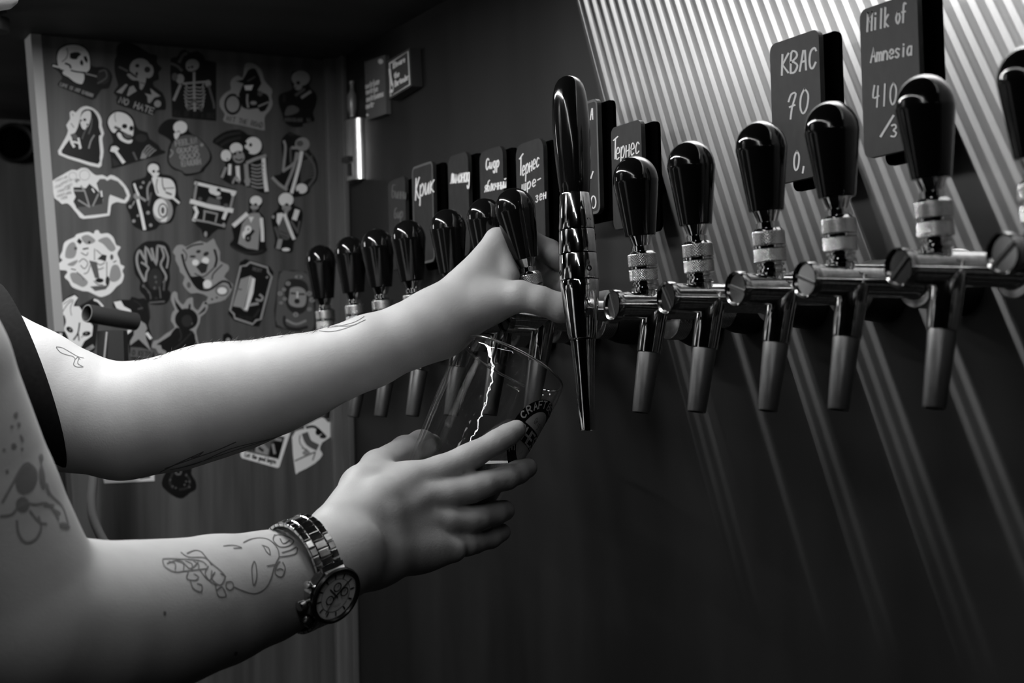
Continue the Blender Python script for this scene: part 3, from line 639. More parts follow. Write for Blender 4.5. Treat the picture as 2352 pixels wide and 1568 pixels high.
def A(p):
    p.E('G', 2070, 440, 105, 98); p.E('M', 2035, 430, 50, 42); S(p, 'G', 44, '1930,490 2020,490'); p.E('K', 1920, 380, 40, 60); S(p, 'D', 30, '1880,300 1940,310')
    for i in range(8): S(p, 'M', 20, f'2050,{700 + i * 42} 2140,{670 + i * 36} {2230 - abs(i - 4) * 6},{610 + i * 42}')
    S(p, 'M', 34, '2110,570 2230,720 2245,900 2160,1030'); S(p, 'G', 36, '1810,400 1830,500 1800,800'); S(p, 'G', 40, '1800,820 1950,710 2040,560'); S(p, 'M', 30, '1900,500 1905,690'); S(p, 'W', 48, '2060,560 2020,760 1920,1120'); S(p, 'G', 44, '1990,570 1950,760 1830,1060'); S(p, 'G', 46, '1650,920 1740,1010 1840,1080'); p.E('W', 2060, 1070, 82, 72); p.E('K', 2010, 1130, 18, 30)
sticker('d', 'K', 'black sticker of a crouching skeleton with bent knees', '1850,290 1900,270 1970,300 2060,330 2160,400 2170,520 2260,650 2290,800 2270,950 2180,1060 2150,1140 1950,1190 1850,1110 1690,1000 1620,910 1700,880 1770,850 1800,700 1770,400', A)
def A(p):
    P(p, 'M', '820,370 880,300 960,300 1000,330 1060,300 1180,340 1280,450 1335,580 1290,655 1050,565 1030,620 1005,880 620,925 540,850 470,780 920,720 930,640 880,560', 1); P(p, 'D', '430,680 470,600 440,530 430,440 560,440 640,460 700,380 820,480 930,600 920,720 700,760 480,780', 1)
    for q in ('440,495 620,500', '560,420 620,500 700,760', '520,660 700,770', '850,560 760,750'): S(p, 'G', 28, q, 1)
    S(p, 'W', 26, '750,470 780,520'); S(p, 'W', 30, '900,510 910,590'); p.E('G', 500, 330, 45, 36); p.E('W', 540, 370, 45, 40); p.E('W', 630, 410, 35, 35); p.S('G', 8, [(620 + 85 * math.cos(i * .52), 235 + 85 * math.sin(i * .52)) for i in range(12)], True); p.S('G', 7, [(420 + 65 * math.cos(i * .52), 250 + 62 * math.sin(i * .52)) for i in range(12)], True)
    for x0, y0, x1, y1 in ((130, 350, 330, 280), (230, 395, 400, 330), (120, 460, 260, 410), (290, 460, 420, 410), (170, 530, 380, 470), (160, 610, 400, 540), (230, 650, 330, 620)): p.T('G', 'NOSTAREN'[:int((x1 - x0) / 32)], x0, y0, x1, y1, 36, 8)
sticker('e', 'W', 'white-outlined sticker with a see-through arch and a skeleton couple', '45,440 85,390 80,330 230,240 400,145 490,155 560,115 660,120 740,190 820,240 920,230 1000,270 1060,230 1180,280 1310,410 1390,580 1310,710 1180,690 1090,720 1060,780 1045,900 980,930 600,975 510,910 380,750 310,710 240,725 190,680 110,620 100,560', A, 2)
def A(p):
    p.E('W', 1780, 130, 97, 90); p.E('W', 1810, 205, 72, 58); p.E('K', 1785, 172, 24, 22); p.E('M', 1860, 175, 20, 22); S(p, 'W', 60, '1800,240 1820,300')
    P(p, 'W', '1760,270 1940,280 2080,310 2150,430 2140,600 2060,640 1900,600 1830,560 1790,420'); S(p, 'M', 16, '1850,300 1830,420 1860,540'); S(p, 'M', 16, '1930,290 1940,420 1980,500'); S(p, 'M', 14, '1950,460 2130,450'); S(p, 'M', 30, '2000,530 2080,560')
    p.E('G', 1940, 830, 170, 215); p.E('W', 1900, 800, 120, 170); p.E('M', 1940, 830, 80, 122); p.E('W', 1940, 830, 60, 98); p.E('M', 1940, 830, 30, 60); P(p, 'W', '1900,1000 2030,930 1990,1020 1910,1020', 1)
    S(p, 'W', 54, '1520,660 1580,900 1630,1140'); p.E('G', 1500, 590, 55, 58); S(p, 'W', 36, '1460,390 1490,480 1530,570'); S(p, 'G', 34, '1730,350 1680,460 1690,650'); S(p, 'G', 44, '1560,610 1640,660'); S(p, 'M', 34, '1740,540 1700,740'); S(p, 'W', 40, '2100,610 2210,700'); S(p, 'G', 26, '1460,680 1430,740')
    for x, y, r in ((1610, 360, 24), (1570, 440, 26), (1390, 770, 30), (1690, 870, 32), (1450, 1010, 30), (1735, 1080, 30), (1520, 920, 22)): p.E('G', x, y, r)
sticker('e', 'K', 'black sticker of a skeleton with a shield-like drum and long stick', '1680,60 1790,5 1890,60 1910,210 2060,240 2170,340 2200,560 2250,700 2170,760 2140,920 2060,1040 1900,1060 1820,1140 1650,1180 1560,1150 1430,1070 1380,900 1320,740 1440,620 1410,370 1480,320 1580,290 1660,240', A)
def A(p):
    for w, q in ((56, '220,150 550,230 880,305'), (44, '235,150 190,430'), (44, '860,320 800,580'), (76, '150,460 480,550 820,612'), (60, '205,560 240,640 190,770'), (60, '730,640 690,740'), (34, '190,765 440,810 700,880'), (34, '360,620 580,670'), (34, '370,630 350,780'), (30, '580,680 550,800')): S(p, 'W' if w > 50 else 'G', w, q, 1)
    p.E('W', 530, 270, 92, 72); p.E('K', 605, 265, 36, 30); p.E('W', 575, 325, 62, 36); P(p, 'M', '380,490 440,380 560,420 620,400 640,540', 1); p.E('G', 610, 395, 45, 26); p.E('G', 385, 1010, 28, 48); p.E('M', 290, 420, 36, 36); p.E('M', 725, 530, 42, 36); p.E('G', 690, 860, 30, 40); p.E('W', 850, 320, 45, 50)
sticker('f', 'K', 'black sticker of a skeleton framed in a striped stage booth', '200,80 900,260 880,400 830,600 770,740 710,930 600,920 500,990 430,1070 350,1060 310,930 160,790 170,560 130,440 180,330', A, 1)
def A(p):
    p.E('W', 1235, 450, 102, 88); p.E('G', 1210, 550, 72, 50); p.E('K', 1230, 510, 24, 24); p.E('K', 1150, 512, 18, 24); S(p, 'M', 60, '1200,620 1215,700'); P(p, 'G', '1000,840 1130,660 1280,650 1340,740 1300,900 1270,1280 1080,1250 930,1170', 1)
    S(p, 'W', 72, '1070,680 970,770 870,855'); S(p, 'W', 58, '1325,760 1340,940 1345,1115'); P(p, 'W', '1110,720 1200,720 1150,820', 1); p.E('W', 1100, 930, 58, 66); p.E('W', 1050, 1020, 50, 70); p.E('K', 1100, 1075, 52, 68); S(p, 'K', 50, '1130,1030 1185,960'); p.E('D', 1105, 930, 15, 15); p.E('G', 1100, 1080, 18, 20)
    S(p, 'D', 34, '830,1210 960,1290 1130,1330 1350,1290')
sticker('f', 'K', 'black sticker of a skeleton wearing a yin-yang shirt', '1120,420 1230,350 1330,410 1340,500 1280,620 1370,720 1390,950 1400,1200 1420,1280 1300,1350 1120,1360 900,1280 790,1190 860,1080 830,870 1000,740 1110,640', A)
def A(p):
    p.E('W', 1740, 430, 127, 117); p.E('G', 1750, 565, 78, 62); p.E('K', 1755, 512, 30, 24); p.E('K', 1835, 530, 18, 22); p.E('M', 1720, 590, 18, 14); S(p, 'G', 60, '1750,610 1730,680'); P(p, 'M', '1600,880 1700,740 1830,1000 1810,1070 1740,1110 1640,1040'); P(p, 'W', '1590,660 1680,650 1700,690 1620,870 1580,800', 1); S(p, 'W', 86, '1925,630 1890,740'); S(p, 'W', 56, '1720,690 1790,880 1870,1080'); S(p, 'M', 44, '1830,800 1930,960'); S(p, 'M', 34, '1970,800 1935,990'); S(p, 'G', 78, '1640,1120 1615,1230'); p.E('W', 1740, 1270, 70, 30); p.E('G', 1525, 720, 28, 30); S(p, 'M', 40, '1560,900 1620,1080')
    S(p, 'D', 12, '1640,960 1760,1010'); S(p, 'D', 12, '1650,1030 1760,1075')
sticker('f', 'K', 'black sticker of a standing skeleton holding up a pale phone', '1600,400 1730,300 1860,380 1880,520 1990,580 2020,700 1960,1000 1870,1150 1830,1320 1550,1250 1560,1100 1490,760 1510,680 1620,560', A)
def A(p):
    for q in ('330,400 400,300 480,290 520,420 470,560 320,560', '900,250 1060,190 1160,280 1220,400 1130,450 1000,320', '1150,720 1260,700 1320,880 1230,990 1110,960', '400,850 530,840 720,990 640,1090 520,1040 440,990', '350,680 540,600 460,710', '600,200 720,150 860,260 700,320'): P(p, 'G', q)
    P(p, 'M', '740,610 880,640 930,930 850,930', 1); P(p, 'M', '760,1080 880,1070 1100,1060 1040,1130 850,1160', 1); P(p, 'K', '520,270 560,210 620,270 580,320', 1); p.E('K', 745, 285, 24, 26); P(p, 'D', '890,590 980,500 1060,520 1040,630 960,600', 1); p.E('K', 930, 970, 75, 40); p.E('D', 1075, 980, 38, 85); S(p, 'D', 26, '640,405 720,390'); p.E('M', 1150, 550, 30, 50); p.E('M', 500, 395, 30, 30)
    for q in ('840,400 840,600', '870,420 960,500', '760,700 720,820 650,850', '560,640 640,580 720,660 660,760 590,700', '600,470 690,520 720,470', '1060,640 1060,900', '880,760 930,770 1000,740', '860,640 940,690 1020,650', '520,820 620,900 640,960', '830,980 900,1040 990,1050', '420,760 500,780', '1180,640 1230,620'): S(p, 'M', 14, q)
sticker('g', 'W', 'large round white scalloped sticker of a ship among flowers', '260,440 280,330 330,260 480,190 520,140 720,95 820,130 850,75 910,70 950,130 1080,120 1180,200 1230,330 1310,370 1250,480 1290,590 1310,680 1380,720 1340,800 1370,880 1330,1010 1240,1080 1170,1160 1100,1220 960,1270 850,1230 720,1170 620,1160 440,1090 380,990 300,910 350,830 320,790 220,780 160,700 260,610 215,550', A)
def A(p):
    for w, q in ((46, '1740,980 1630,760 1600,560 1650,430 1700,510 1740,580'), (42, '1770,680 1760,360 1880,600'), (44, '1870,400 1950,690 1970,380 1990,350 2080,370'), (40, '2050,400 2090,540 2030,690 2130,890 2090,1000'), (34, '2100,380 2165,560 2140,740'), (38, '1760,970 1775,830 1810,740 1690,650')): S(p, 'G', w, q)
    S(p, 'M', 34, '2100,960 2085,1140'); S(p, 'M', 34, '1840,1370 2090,1350'); p.E('D', 1930, 950, 130, 200)
    for x, y, r in ((1935, 910, 25), (1720, 1070, 26), (1920, 1105, 24), (1950, 1000, 20), (1860, 1270, 22), (1950, 1290, 24), (1810, 1180, 18)): p.E('M' if y < 1200 else 'D', x, y, r, r * 1.2)
    S(p, 'M', 22, '1740,1090 1830,1190 1850,1300'); S(p, 'M', 26, '2010,1090 2030,1280')
sticker('g', 'K', 'tall black sticker with long dripping letters over a dark figure', '1540,520 1600,400 1740,280 1900,260 2080,265 2190,370 2220,580 2190,750 2200,950 2160,1130 2210,1200 2130,1380 1830,1390 1740,1250 1650,1130 1660,980 1570,850 1540,680', A)
def A(p):
    P(p, 'K', '290,560 380,680 500,680 600,740 570,830 570,890 470,850'); p.E('G', 540, 420, 225, 215); S(p, 'K', 34, '250,360 290,520 370,690 480,850 600,890 700,860 850,760 950,780 985,850'); S(p, 'K', 22, '320,265 420,215 560,195'); S(p, 'K', 34, '735,280 770,420 745,530'); S(p, 'G', 40, '660,230 720,180 740,260')
    p.E('D', 410, 385, 48, 18); p.E('D', 610, 345, 45, 30, -.5); p.E('D', 495, 310, 36, 24, -.2); p.E('W', 450, 475, 50, 46); p.E('W', 600, 445, 55, 50); P(p, 'D', '460,540 540,470 640,500 610,620 540,640', 1); S(p, 'D', 16, '440,640 560,690 660,620 740,540'); S(p, 'D', 18, '700,720 720,640 850,510'); p.S('M', 16, [(850 + 92 * math.cos(i * .52), 895 + 72 * math.sin(i * .52)) for i in range(12)], True); p.E('W', 850, 900, 70, 52)
    p.E('D', 700, 1025, 16, 14); p.E('D', 770, 1000, 16, 12); p.E('M', 350, 810, 30, 45); S(p, 'D', 14, '260,280 320,360 300,450'); p.E('W', 630, 800, 66, 66)
sticker('h', 'G', 'pale-edged sticker of a snarling wild cat with a big toe-like hand', '110,320 170,220 260,210 310,240 410,190 520,150 620,180 720,115 760,200 820,320 820,450 940,510 950,590 880,690 1010,800 990,900 900,1030 760,1075 640,1100 580,1090 640,990 480,930 380,940 290,850 260,780 290,690 220,620 210,560 150,440 150,370', A, 2)
def A(p):
    p.S('G', 32, pts_('1130,530 1210,520 1270,470 1530,550 1540,620 1595,685 1430,1325 1360,1340 1310,1400 1040,1310 1030,1250 970,1190'), True, 1)
    P(p, 'G', '1130,720 1280,670 1350,720 1320,940 1230,1210 1180,1200 1130,1150 1010,1130', 1); P(p, 'W', '1270,690 1345,720 1315,940 1230,1190 1185,1180', 1); S(p, 'M', 14, '1290,700 1190,1150'); S(p, 'M', 20, '1070,870 1140,880'); S(p, 'G', 34, '1420,960 1460,1000 1430,1045 1365,1030'); S(p, 'G', 42, '1270,1110 1380,1090'); p.T('M', 'REST', 1310, 590, 1440, 620, 46, 12); p.T('D', 'EATER', 1100, 1300, 1290, 1345, 46, 12); S(p, 'D', 34, '1410,1180 1330,1290'); S(p, 'G', 26, '1520,700 1530,690')
sticker('h', 'K', 'black card sticker with notched pale border around a pale tower', '1120,470 1200,420 1560,530 1620,620 1560,900 1480,1250 1400,1430 1300,1420 1030,1340 940,1240 1000,950 1080,640', A, 1)
def A(p):
    P(p, 'M', '1720,640 1900,610 2120,640 2180,900 2230,1200 2210,1480 2000,1490 1680,1410 1670,1100'); P(p, 'D', '1800,760 1960,720 2120,790 2150,1000 2100,1200 1960,1250 1830,1150 1790,960'); P(p, 'G', '1880,860 2000,840 2100,900 2110,1060 2060,1140 1930,1140 1850,1080 1860,950'); S(p, 'K', 24, '1890,935 1950,940'); S(p, 'K', 24, '2010,950 2080,950'); p.E('D', 1975, 1055, 42, 38); S(p, 'W', 20, '1980,920 1980,1000')
    for x, y, r in ((1720, 940, 36), (1780, 880, 30), (1840, 790, 36), (1790, 1020, 30), (2155, 940, 40), (2200, 1035, 42), (2160, 1175, 32), (1735, 1080, 26), (1955, 1255, 40), (2000, 690, 60)): p.E('G', x, y, r, r * .9 if r < 50 else 28); p.E('M', x, y, r * .4)
    S(p, 'G', 34, '1820,1340 1960,1400 2100,1350'); S(p, 'D', 40, '1780,1290 1800,1420 1960,1470 2120,1440'); S(p, 'M', 20, '1700,1180 1760,1300')
sticker('h', 'D', 'dark grey ornate sticker of a jewelled face, beside the leftmost tap', '1700,610 1920,590 2140,620 2250,1000 2250,1500 2100,1510 1860,1480 1650,1440 1630,1200', A, 1)
def A(p):
    P(p, 'W', '130,480 220,330 350,210 500,140 560,190 500,280 480,350 580,350 840,720 820,900 680,1000 590,1170 560,1130 520,1150 440,1160 370,920 300,780 330,640 300,510 220,600 240,780 170,660 175,460', 1); P(p, 'K', '220,640 270,560 300,510 325,570 335,650 290,780 250,760', 2)
    p.E('K', 405, 785, 72, 48, .6); p.E('K', 720, 860, 78, 44, -.15); p.E('G', 415, 785, 18, 16); p.E('G', 715, 850, 18, 14); S(p, 'K', 28, '590,665 560,850 480,970'); S(p, 'K', 22, '565,850 580,985'); S(p, 'W', 58, '235,870 225,1040'); S(p, 'G', 70, '560,1240 700,1180 830,1100'); S(p, 'W', 40, '870,230 940,260 1020,350'); S(p, 'M', 14, '470,230 350,330 250,500'); S(p, 'M', 12, '470,260 420,380 440,520'); S(p, 'M', 12, '440,210 290,310'); S(p, 'M', 12, '620,930 700,880'); S(p, 'K', 10, '560,1230 800,1120')
sticker('i', 'K', 'black sticker of a horned skull with a bat wing, behind the open tube', '120,470 200,330 330,200 480,120 570,180 520,300 590,340 840,200 900,210 1060,360 940,640 900,1000 880,1100 850,1180 600,1290 400,1230 200,1060 190,880 130,740', A, 2)
def A(p):
    P(p, 'W', '1225,270 1360,245 1420,350 1540,410 1570,500 1480,460 1280,390', 1); P(p, 'G', '1560,540 1660,650 1660,500 1700,600 1820,680 1850,760 1820,830 1830,950 1920,1180 1690,960 1530,1080 1530,1000 1600,880 1610,650', 1); S(p, 'W', 58, '1440,870 1530,800'); S(p, 'W', 54, '1850,860 1910,940'); P(p, 'M', '1540,1110 1730,1120 1960,1180 1930,1330 1530,1290', 1); p.T('K', 'O KETO', 1570, 1255, 1910, 1290, 90, 16); p.E('G', 1770, 740, 60, 60); S(p, 'D', 20, '1600,250 1700,300 1760,420'); S(p, 'D', 24, '1870,330 1900,560'); S(p, 'M', 20, '1680,400 1760,380')
sticker('i', 'K', 'black sticker of a goat figure with raised arm over a banner', '1210,300 1300,230 1520,230 1560,170 1700,210 1800,200 1880,330 1910,550 1870,700 1940,930 1910,1180 1970,1200 1940,1350 1560,1310 1500,1060 1420,870 1540,790 1560,560 1260,390', A, 2)
def A(p):
    p.E('K', 770, 650, 207, 195); P(p, 'K', '550,240 580,330 690,470 640,510 575,400', 2); P(p, 'K', '1110,420 1100,500 970,575 1050,490', 2); P(p, 'K', '800,480 810,400 830,360 850,400 840,480', 1); P(p, 'K', '590,800 880,860 930,1000 980,1140 1090,1290 1080,1420 450,1420 410,1230 330,1190 310,1115 230,1110 340,1030 480,940', 2)
    p.E('G', 745, 710, 20, 28); p.E('G', 855, 725, 24, 22); p.E('M', 790, 625, 24, 22); S(p, 'D', 26, '650,830 680,960 640,1040'); S(p, 'D', 22, '870,880 700,1060 480,1240'); p.E('D', 780, 680, 100, 110)
sticker('j', 'G', 'pale-edged sticker of a black horned woman above the forearm', '490,300 520,170 570,150 610,190 620,290 710,390 780,290 870,255 890,290 900,420 980,490 1070,340 1130,340 1160,430 1110,540 1025,610 1010,720 950,850 960,950 1010,1130 1160,1280 1180,1400 380,1420 370,1280 270,1270 220,1180 140,1160 180,1040 260,1020 400,910 560,800 490,680 520,520 560,470', A, 2)
def A(p):
    S(p, 'G', 38, '1205,1400 1205,1135 1450,1095', 1); S(p, 'G', 38, '1600,1070 1850,1030 1875,1300', 1); p.E('G', 1520, 1030, 40, 46); p.E('G', 1510, 1135, 62, 50); P(p, 'M', '1320,1120 1440,1110 1380,1210', 1); S(p, 'G', 40, '1460,1240 1510,1160 1580,1300'); P(p, 'M', '1640,1110 1760,1080 1720,1180', 1)
sticker('j', 'K', 'black sticker with a pale frame and cross, cut by the forearm', '1190,1120 1420,1080 1430,930 1510,890 1590,950 1600,1030 1850,1010 1890,1140 1880,1400 1220,1400', A, 1)
def A(p):
    P(p, 'M', '1175,320 1610,400 1530,680 1100,580', 1); P(p, 'K', '1440,470 1600,400 1530,670 1410,640', 1); P(p, 'G', '1230,480 1330,470 1410,560 1390,630 1240,590', 1)
    for q in ('1170,560 1200,540', '1290,540 1330,570', '1460,500 1480,600', '1500,430 1560,440', '1230,520 1220,560'): S(p, 'D' if q[0:4] < '1400' else 'G', 34, q)
    p.T('D', 'Let the good begin', 1105, 645, 1490, 735, 50, 10, gap=.2)
sticker('k', 'W', 'white picture card sticker hanging just under the forearm', '1130,240 1680,345 1665,390 1540,780 1510,790 1070,665 1050,630', A, 1)
def A(p):
    S(p, 'M', 84, '1870,380 1910,470 1995,520'); S(p, 'D', 32, '1885,280 1990,275 2115,390'); p.E('K', 2030, 340, 36, 40); p.E('D', 2090, 395, 45, 26); S(p, 'M', 16, '1740,700 1870,640 1990,590'); S(p, 'M', 14, '1830,540 1880,560 1920,600'); S(p, 'M', 14, '1960,690 1990,600'); S(p, 'M', 12, '1800,380 1800,480 1900,600'); p.E('G', 1870, 600, 40, 30)
sticker('k', 'W', 'white sticker shaped like a bottle with a long neck, beside the trim', '1700,400 1800,310 1860,300 1850,270 1960,210 2080,150 2140,205 2180,210 2220,115 2280,100 2280,150 2190,290 2180,400 2080,470 2050,560 2085,620 1990,730 1780,845 1740,830', A, 2)
def A(p):
    p.E('M', 270, 838, 46, 46); p.E('K', 270, 838, 22, 22); S(p, 'D', 28, '200,860 160,960 200,1040'); S(p, 'D', 28, '370,870 420,960 380,1040 290,1060')
    for x, y in ((170, 940), (200, 1020), (240, 1040), (370, 880), (410, 960), (350, 1000), (370, 960), (410, 1030)): p.E('M', x, y, 12)
sticker('k', 'K', 'black ornate round sticker lowest on the panel, under the elbow', '110,850 180,790 240,760 430,765 430,860 490,960 490,1050 420,1090 330,1160 240,1150 110,1060 60,980', A, 2)
sticker('p', 'W', 'corner of a pale card sticker showing under the elbow', '230,1070 353,1058 355,1104 300,1107 240,1110', lambda p: P(p, 'M', '320,1092 345,1088 345,1097 322,1100', 1), 1)

# ---------------------------------------------------------------- far left: round dark disc, fixture, black column, hose
c = onY(30, 330, 2.30); dk = empty('round_disc', tuple(c)); tag(dk, 'round black disc on the far panel at the left edge', 'disc')
MB().lathe([(.026, 0), (.0285, -.002), (.0290, -.010), (.0270, -.014), (.024, -.012), (.0235, -.006), (.0005, -.007)], ax=(0, 1, 0), n=48).build('rim', RUBBER, dk, .5)
MB().lathe([(.0225, -.0062), (.020, -.0085), (.008, -.009), (.0005, -.0105)], ax=(0, 1, 0), n=40).build('face', BACKPL, dk, .5)
FIXM = mat('fixture_grey', .045, .45, .2)
c = onY(4, 0, 1.68); fx = empty('ceiling_fixture', (c[0] - .008, 1.68, 1.727)); tag(fx, 'small bright metal fixture under the canopy in the top left corner', 'fixture')
MB().lathe([(.013, 0), (.013, -.004), (.005, -.005), (.005, -.010)], n=28).build('mount', FIXM, fx, .5)
MB().lathe([(.0145, -.0095), (.0158, -.0105), (.0158, -.022), (.0150, -.0235), (.012, -.0235)], n=36).build('collar', FIXM, fx, .5)
MB().lathe([(.004, -.0225), (.0050, -.025), (.0052, -.034), (.004, -.037), (.001, -.038)], o=(-.010, 0, 0), n=28).build('tip', FIXM, fx, .5)
YC = 1.60
cA = onY(200, 719, YC); cB = onY(296, 736, YC + .02); ax = nrm(cB - cA); LT = np.linalg.norm(cB - cA) + .008
cl = empty('dispenser_column', (float(cA[0] + .018), YC + .008, float(onY(258, 1010, YC)[2]))); tag(cl, 'black column topped by an open horizontal tube, behind the elbow', 'dispenser')
TUBE = mat('black_anodised', .030, .38, 0, .5)
m = MB().lathe([(.0072, .030), (.0072, .0015), (.0078, .0), (.0090, .0), (.0093, .0012), (.0093, LT), (.0080, LT + .001)], o=cA, ax=ax, n=40); attach(m.build('tube', TUBE, None, .6), cl)
m = MB().lathe([(.0078, .0), (.0090, .0)], o=cA - ax * .0004, ax=ax, n=40, cap=False); attach(m.build('tube_rim', mat('worn_rim', .22, .4, .3)), cl)
pb = onY(258, 760, YC + .01)
m = MB()
zq = float(onY(258, 1010, YC)[2]) - pb[2]
m.lathe([(.0165, zq), (.0170, -.06), (.0155, 0)], o=pb, n=6); attach(m.build('post', TUBE, None, .3), cl)
e0, e1 = onY(246, 762, YC - .006), onY(238, 842, YC - .006)
m = MB().tube([e0, e1, e1 + (e1 - e0) * 2.2], .0014, 8); attach(m.build('edge_strip', mat('edge_strip_metal', .5, .35, .8)), cl)
HOSE = mat('grey_hose', .12, .45, 0, .4)
hp = [onY(x, y, 1.58) for x, y in ((216, 1070), (213, 1110), (210, 1150), (213, 1185), (226, 1220), (246, 1256), (275, 1300))]
hs = MB().tube(spline(hp, False, 5), .0047, 14).build('hose', HOSE, None, 1.0); recenter(hs); tag(hs, 'light grey hose curving down between the two arms', 'hose')
# ---------------------------------------------------------------- the bartender: bodies grown from a distance field
class Field:
    def __init__(s, lo, hi, h):
        s.lo = np.array(lo, float); s.h = h
        s.n = np.ceil((np.array(hi) - s.lo) / h).astype(int) + 1
        s.D = np.full(tuple(s.n), 1.0, np.float32)
    def cone(s, a, b, ra, rb, k=.004, flat=None):
        """blend in a tapered limb segment from a to b; flat=(axis, factor) squeezes it along an axis"""
        a = np.array(a, float); b = np.array(b, float); m = max(ra, rb) + k + 3 * s.h
        i0 = np.maximum(np.floor((np.minimum(a, b) - m - s.lo) / s.h).astype(int), 0)
        i1 = np.minimum(np.ceil((np.maximum(a, b) + m - s.lo) / s.h).astype(int) + 1, s.n)
        if np.any(i1 <= i0): return s
        ax = [(s.lo[j] + s.h * np.arange(i0[j], i1[j])).astype(np.float32) for j in range(3)]
        p = [ax[0][:, None, None] - a[0], ax[1][None, :, None] - a[1], ax[2][None, None, :] - a[2]]
        d = b - a; L2 = max(float(d @ d), 1e-12)
        t = np.clip((p[0] * d[0] + p[1] * d[1] + p[2] * d[2]) / L2, 0, 1)
        q = [p[j] - t * d[j] for j in range(3)]
        if flat is not None:
            f = nrm(flat[0]); c = (q[0] * f[0] + q[1] * f[1] + q[2] * f[2]) * (1 / flat[1] - 1)
            q = [q[j] + c * f[j] for j in range(3)]
        e = np.sqrt(q[0] ** 2 + q[1] ** 2 + q[2] ** 2) - (ra + (rb - ra) * t)
        sl = tuple(slice(i0[j], i1[j]) for j in range(3)); o = s.D[sl]
        hh = np.maximum(k - np.abs(o - e), 0) / max(k, 1e-6)
        s.D[sl] = np.minimum(o, e) - hh * hh * k * .25
        return s
    def chain(s, pts, k=.004, flat=None):
        for (a, ra), (b, rb) in zip(pts[:-1], pts[1:]): s.cone(a, b, ra, rb, k, flat)
        return s
    def mesh(s):
        D = s.D; S_ = D < 0; nx, ny, nz = D.shape
        cnt = np.zeros((nx - 1, ny - 1, nz - 1), np.uint8)
        for dx in (0, 1):
            for dy in (0, 1):
                for dz in (0, 1): cnt += S_[dx:nx - 1 + dx, dy:ny - 1 + dy, dz:nz - 1 + dz]
        act = (cnt > 0) & (cnt < 8); idx = np.full(act.shape, -1, np.int32); c = np.argwhere(act); idx[act] = np.arange(len(c))
        acc = np.zeros((len(c), 3)); num = np.zeros(len(c))
        C8 = [(i, j, k) for i in (0, 1) for j in (0, 1) for k in (0, 1)]
        for u in C8:
            for ax in range(3):
                if u[ax]: continue
                v = list(u); v[ax] = 1
                d0 = D[c[:, 0] + u[0], c[:, 1] + u[1], c[:, 2] + u[2]]; d1 = D[c[:, 0] + v[0], c[:, 1] + v[1], c[:, 2] + v[2]]
                x = (d0 < 0) != (d1 < 0); t = np.where(x, d0 / np.where(x, d0 - d1, 1), 0)
                p = np.tile(np.array(u, float), (len(c), 1)); p[:, ax] = t
                acc[x] += p[x]; num[x] += 1
        V = s.lo + (c + acc / num[:, None]) * s.h
        F = []
        for ax in range(3):
            b, g = [(1, 2), (2, 0), (0, 1)][ax]
            sh = [nx, ny, nz]; lo = [slice(0, None)] * 3
            sA = [slice(0, None)] * 3; sB = [slice(0, None)] * 3
            sA[ax] = slice(0, sh[ax] - 1); sB[ax] = slice(1, sh[ax])
            X = S_[tuple(sA)] != S_[tuple(sB)]; e = np.argwhere(X)
            e = e[(e[:, b] > 0) & (e[:, g] > 0) & (e[:, b] < sh[b] - 1) & (e[:, g] < sh[g] - 1)]
            ins = S_[e[:, 0], e[:, 1], e[:, 2]]
            def q(db, dg):
                w = e.copy(); w[:, b] += db; w[:, g] += dg; return idx[w[:, 0], w[:, 1], w[:, 2]]
            f = np.stack([q(-1, -1), q(0, -1), q(0, 0), q(-1, 0)], 1); f[~ins] = f[~ins][:, ::-1]; F.append(f)
        return V, np.concatenate(F)
def P3(x, y, d, r): return (at(x, y, d), r if r < 1 else r * d / FPX)
def PC(l): return [P3(*q) for q in l]

# left arm (the far one) reaching for the tap
FL = Field((-.02, 1.02, 1.18), (.68, 1.42, 1.50), .0020)
FL.chain(PC([(-480, 690, 1.22, 185), (-150, 800, 1.235, 162), (60, 898, 1.245, 146), (165, 944, 1.25, 137), (275, 974, 1.25, 125), (400, 957, 1.25, 119), (550, 916, 1.25, 107), (700, 864, 1.25, 94), (850, 806, 1.252, 82), (950, 766, 1.256, 75), (1005, 742, 1.262, 78)]), .006)
FL.chain(PC([(330, 950, 1.255, 112), (480, 915, 1.255, 110), (620, 885, 1.255, 98)]), .02)
FL.chain(PC([(1000, 735, 1.262, 72), (1080, 660, 1.270, 52), (1142, 553, 1.284, 29)]), .008)
FL.chain(PC([(1000, 748, 1.264, 76), (1120, 692, 1.262, 52), (1194, 680, 1.249, 36)]), .008)
FL.chain(PC([(1110, 640, 1.276, 44), (1160, 636, 1.272, 28)]), .010)
FL.chain(PC([(1144, 553, 1.286, 27), (1172, 632, 1.270, 20)]), .006)
FL.chain(PC([(1010, 745, 1.278, 70), (1110, 650, 1.300, 46)]), .010)
FL.chain(PC([(1194, 680, 1.249, 36), (1240, 690, 1.245, 33), (1288, 707, 1.246, 34), (1345, 705, 1.258, 31), (1396, 689, 1.276, 24)]), .003)
FL.chain(PC([(1143, 553, 1.290, 29), (1210, 552, 1.316, 28), (1262, 578, 1.322, 28), (1284, 598, 1.302, 25)]), .003)
FL.chain(PC([(1132, 600, 1.306, 30), (1205, 615, 1.322, 28), (1266, 640, 1.324, 27), (1290, 655, 1.300, 24)]), .003)
FL.chain(PC([(1118, 650, 1.310, 30), (1195, 672, 1.324, 27), (1262, 694, 1.324, 25), (1284, 702, 1.302, 22)]), .003)
FL.chain(PC([(1100, 690, 1.306, 28), (1170, 708, 1.318, 24), (1232, 722, 1.318, 21), (1252, 722, 1.302, 19)]), .003)
VL, QL = FL.mesh(); del FL

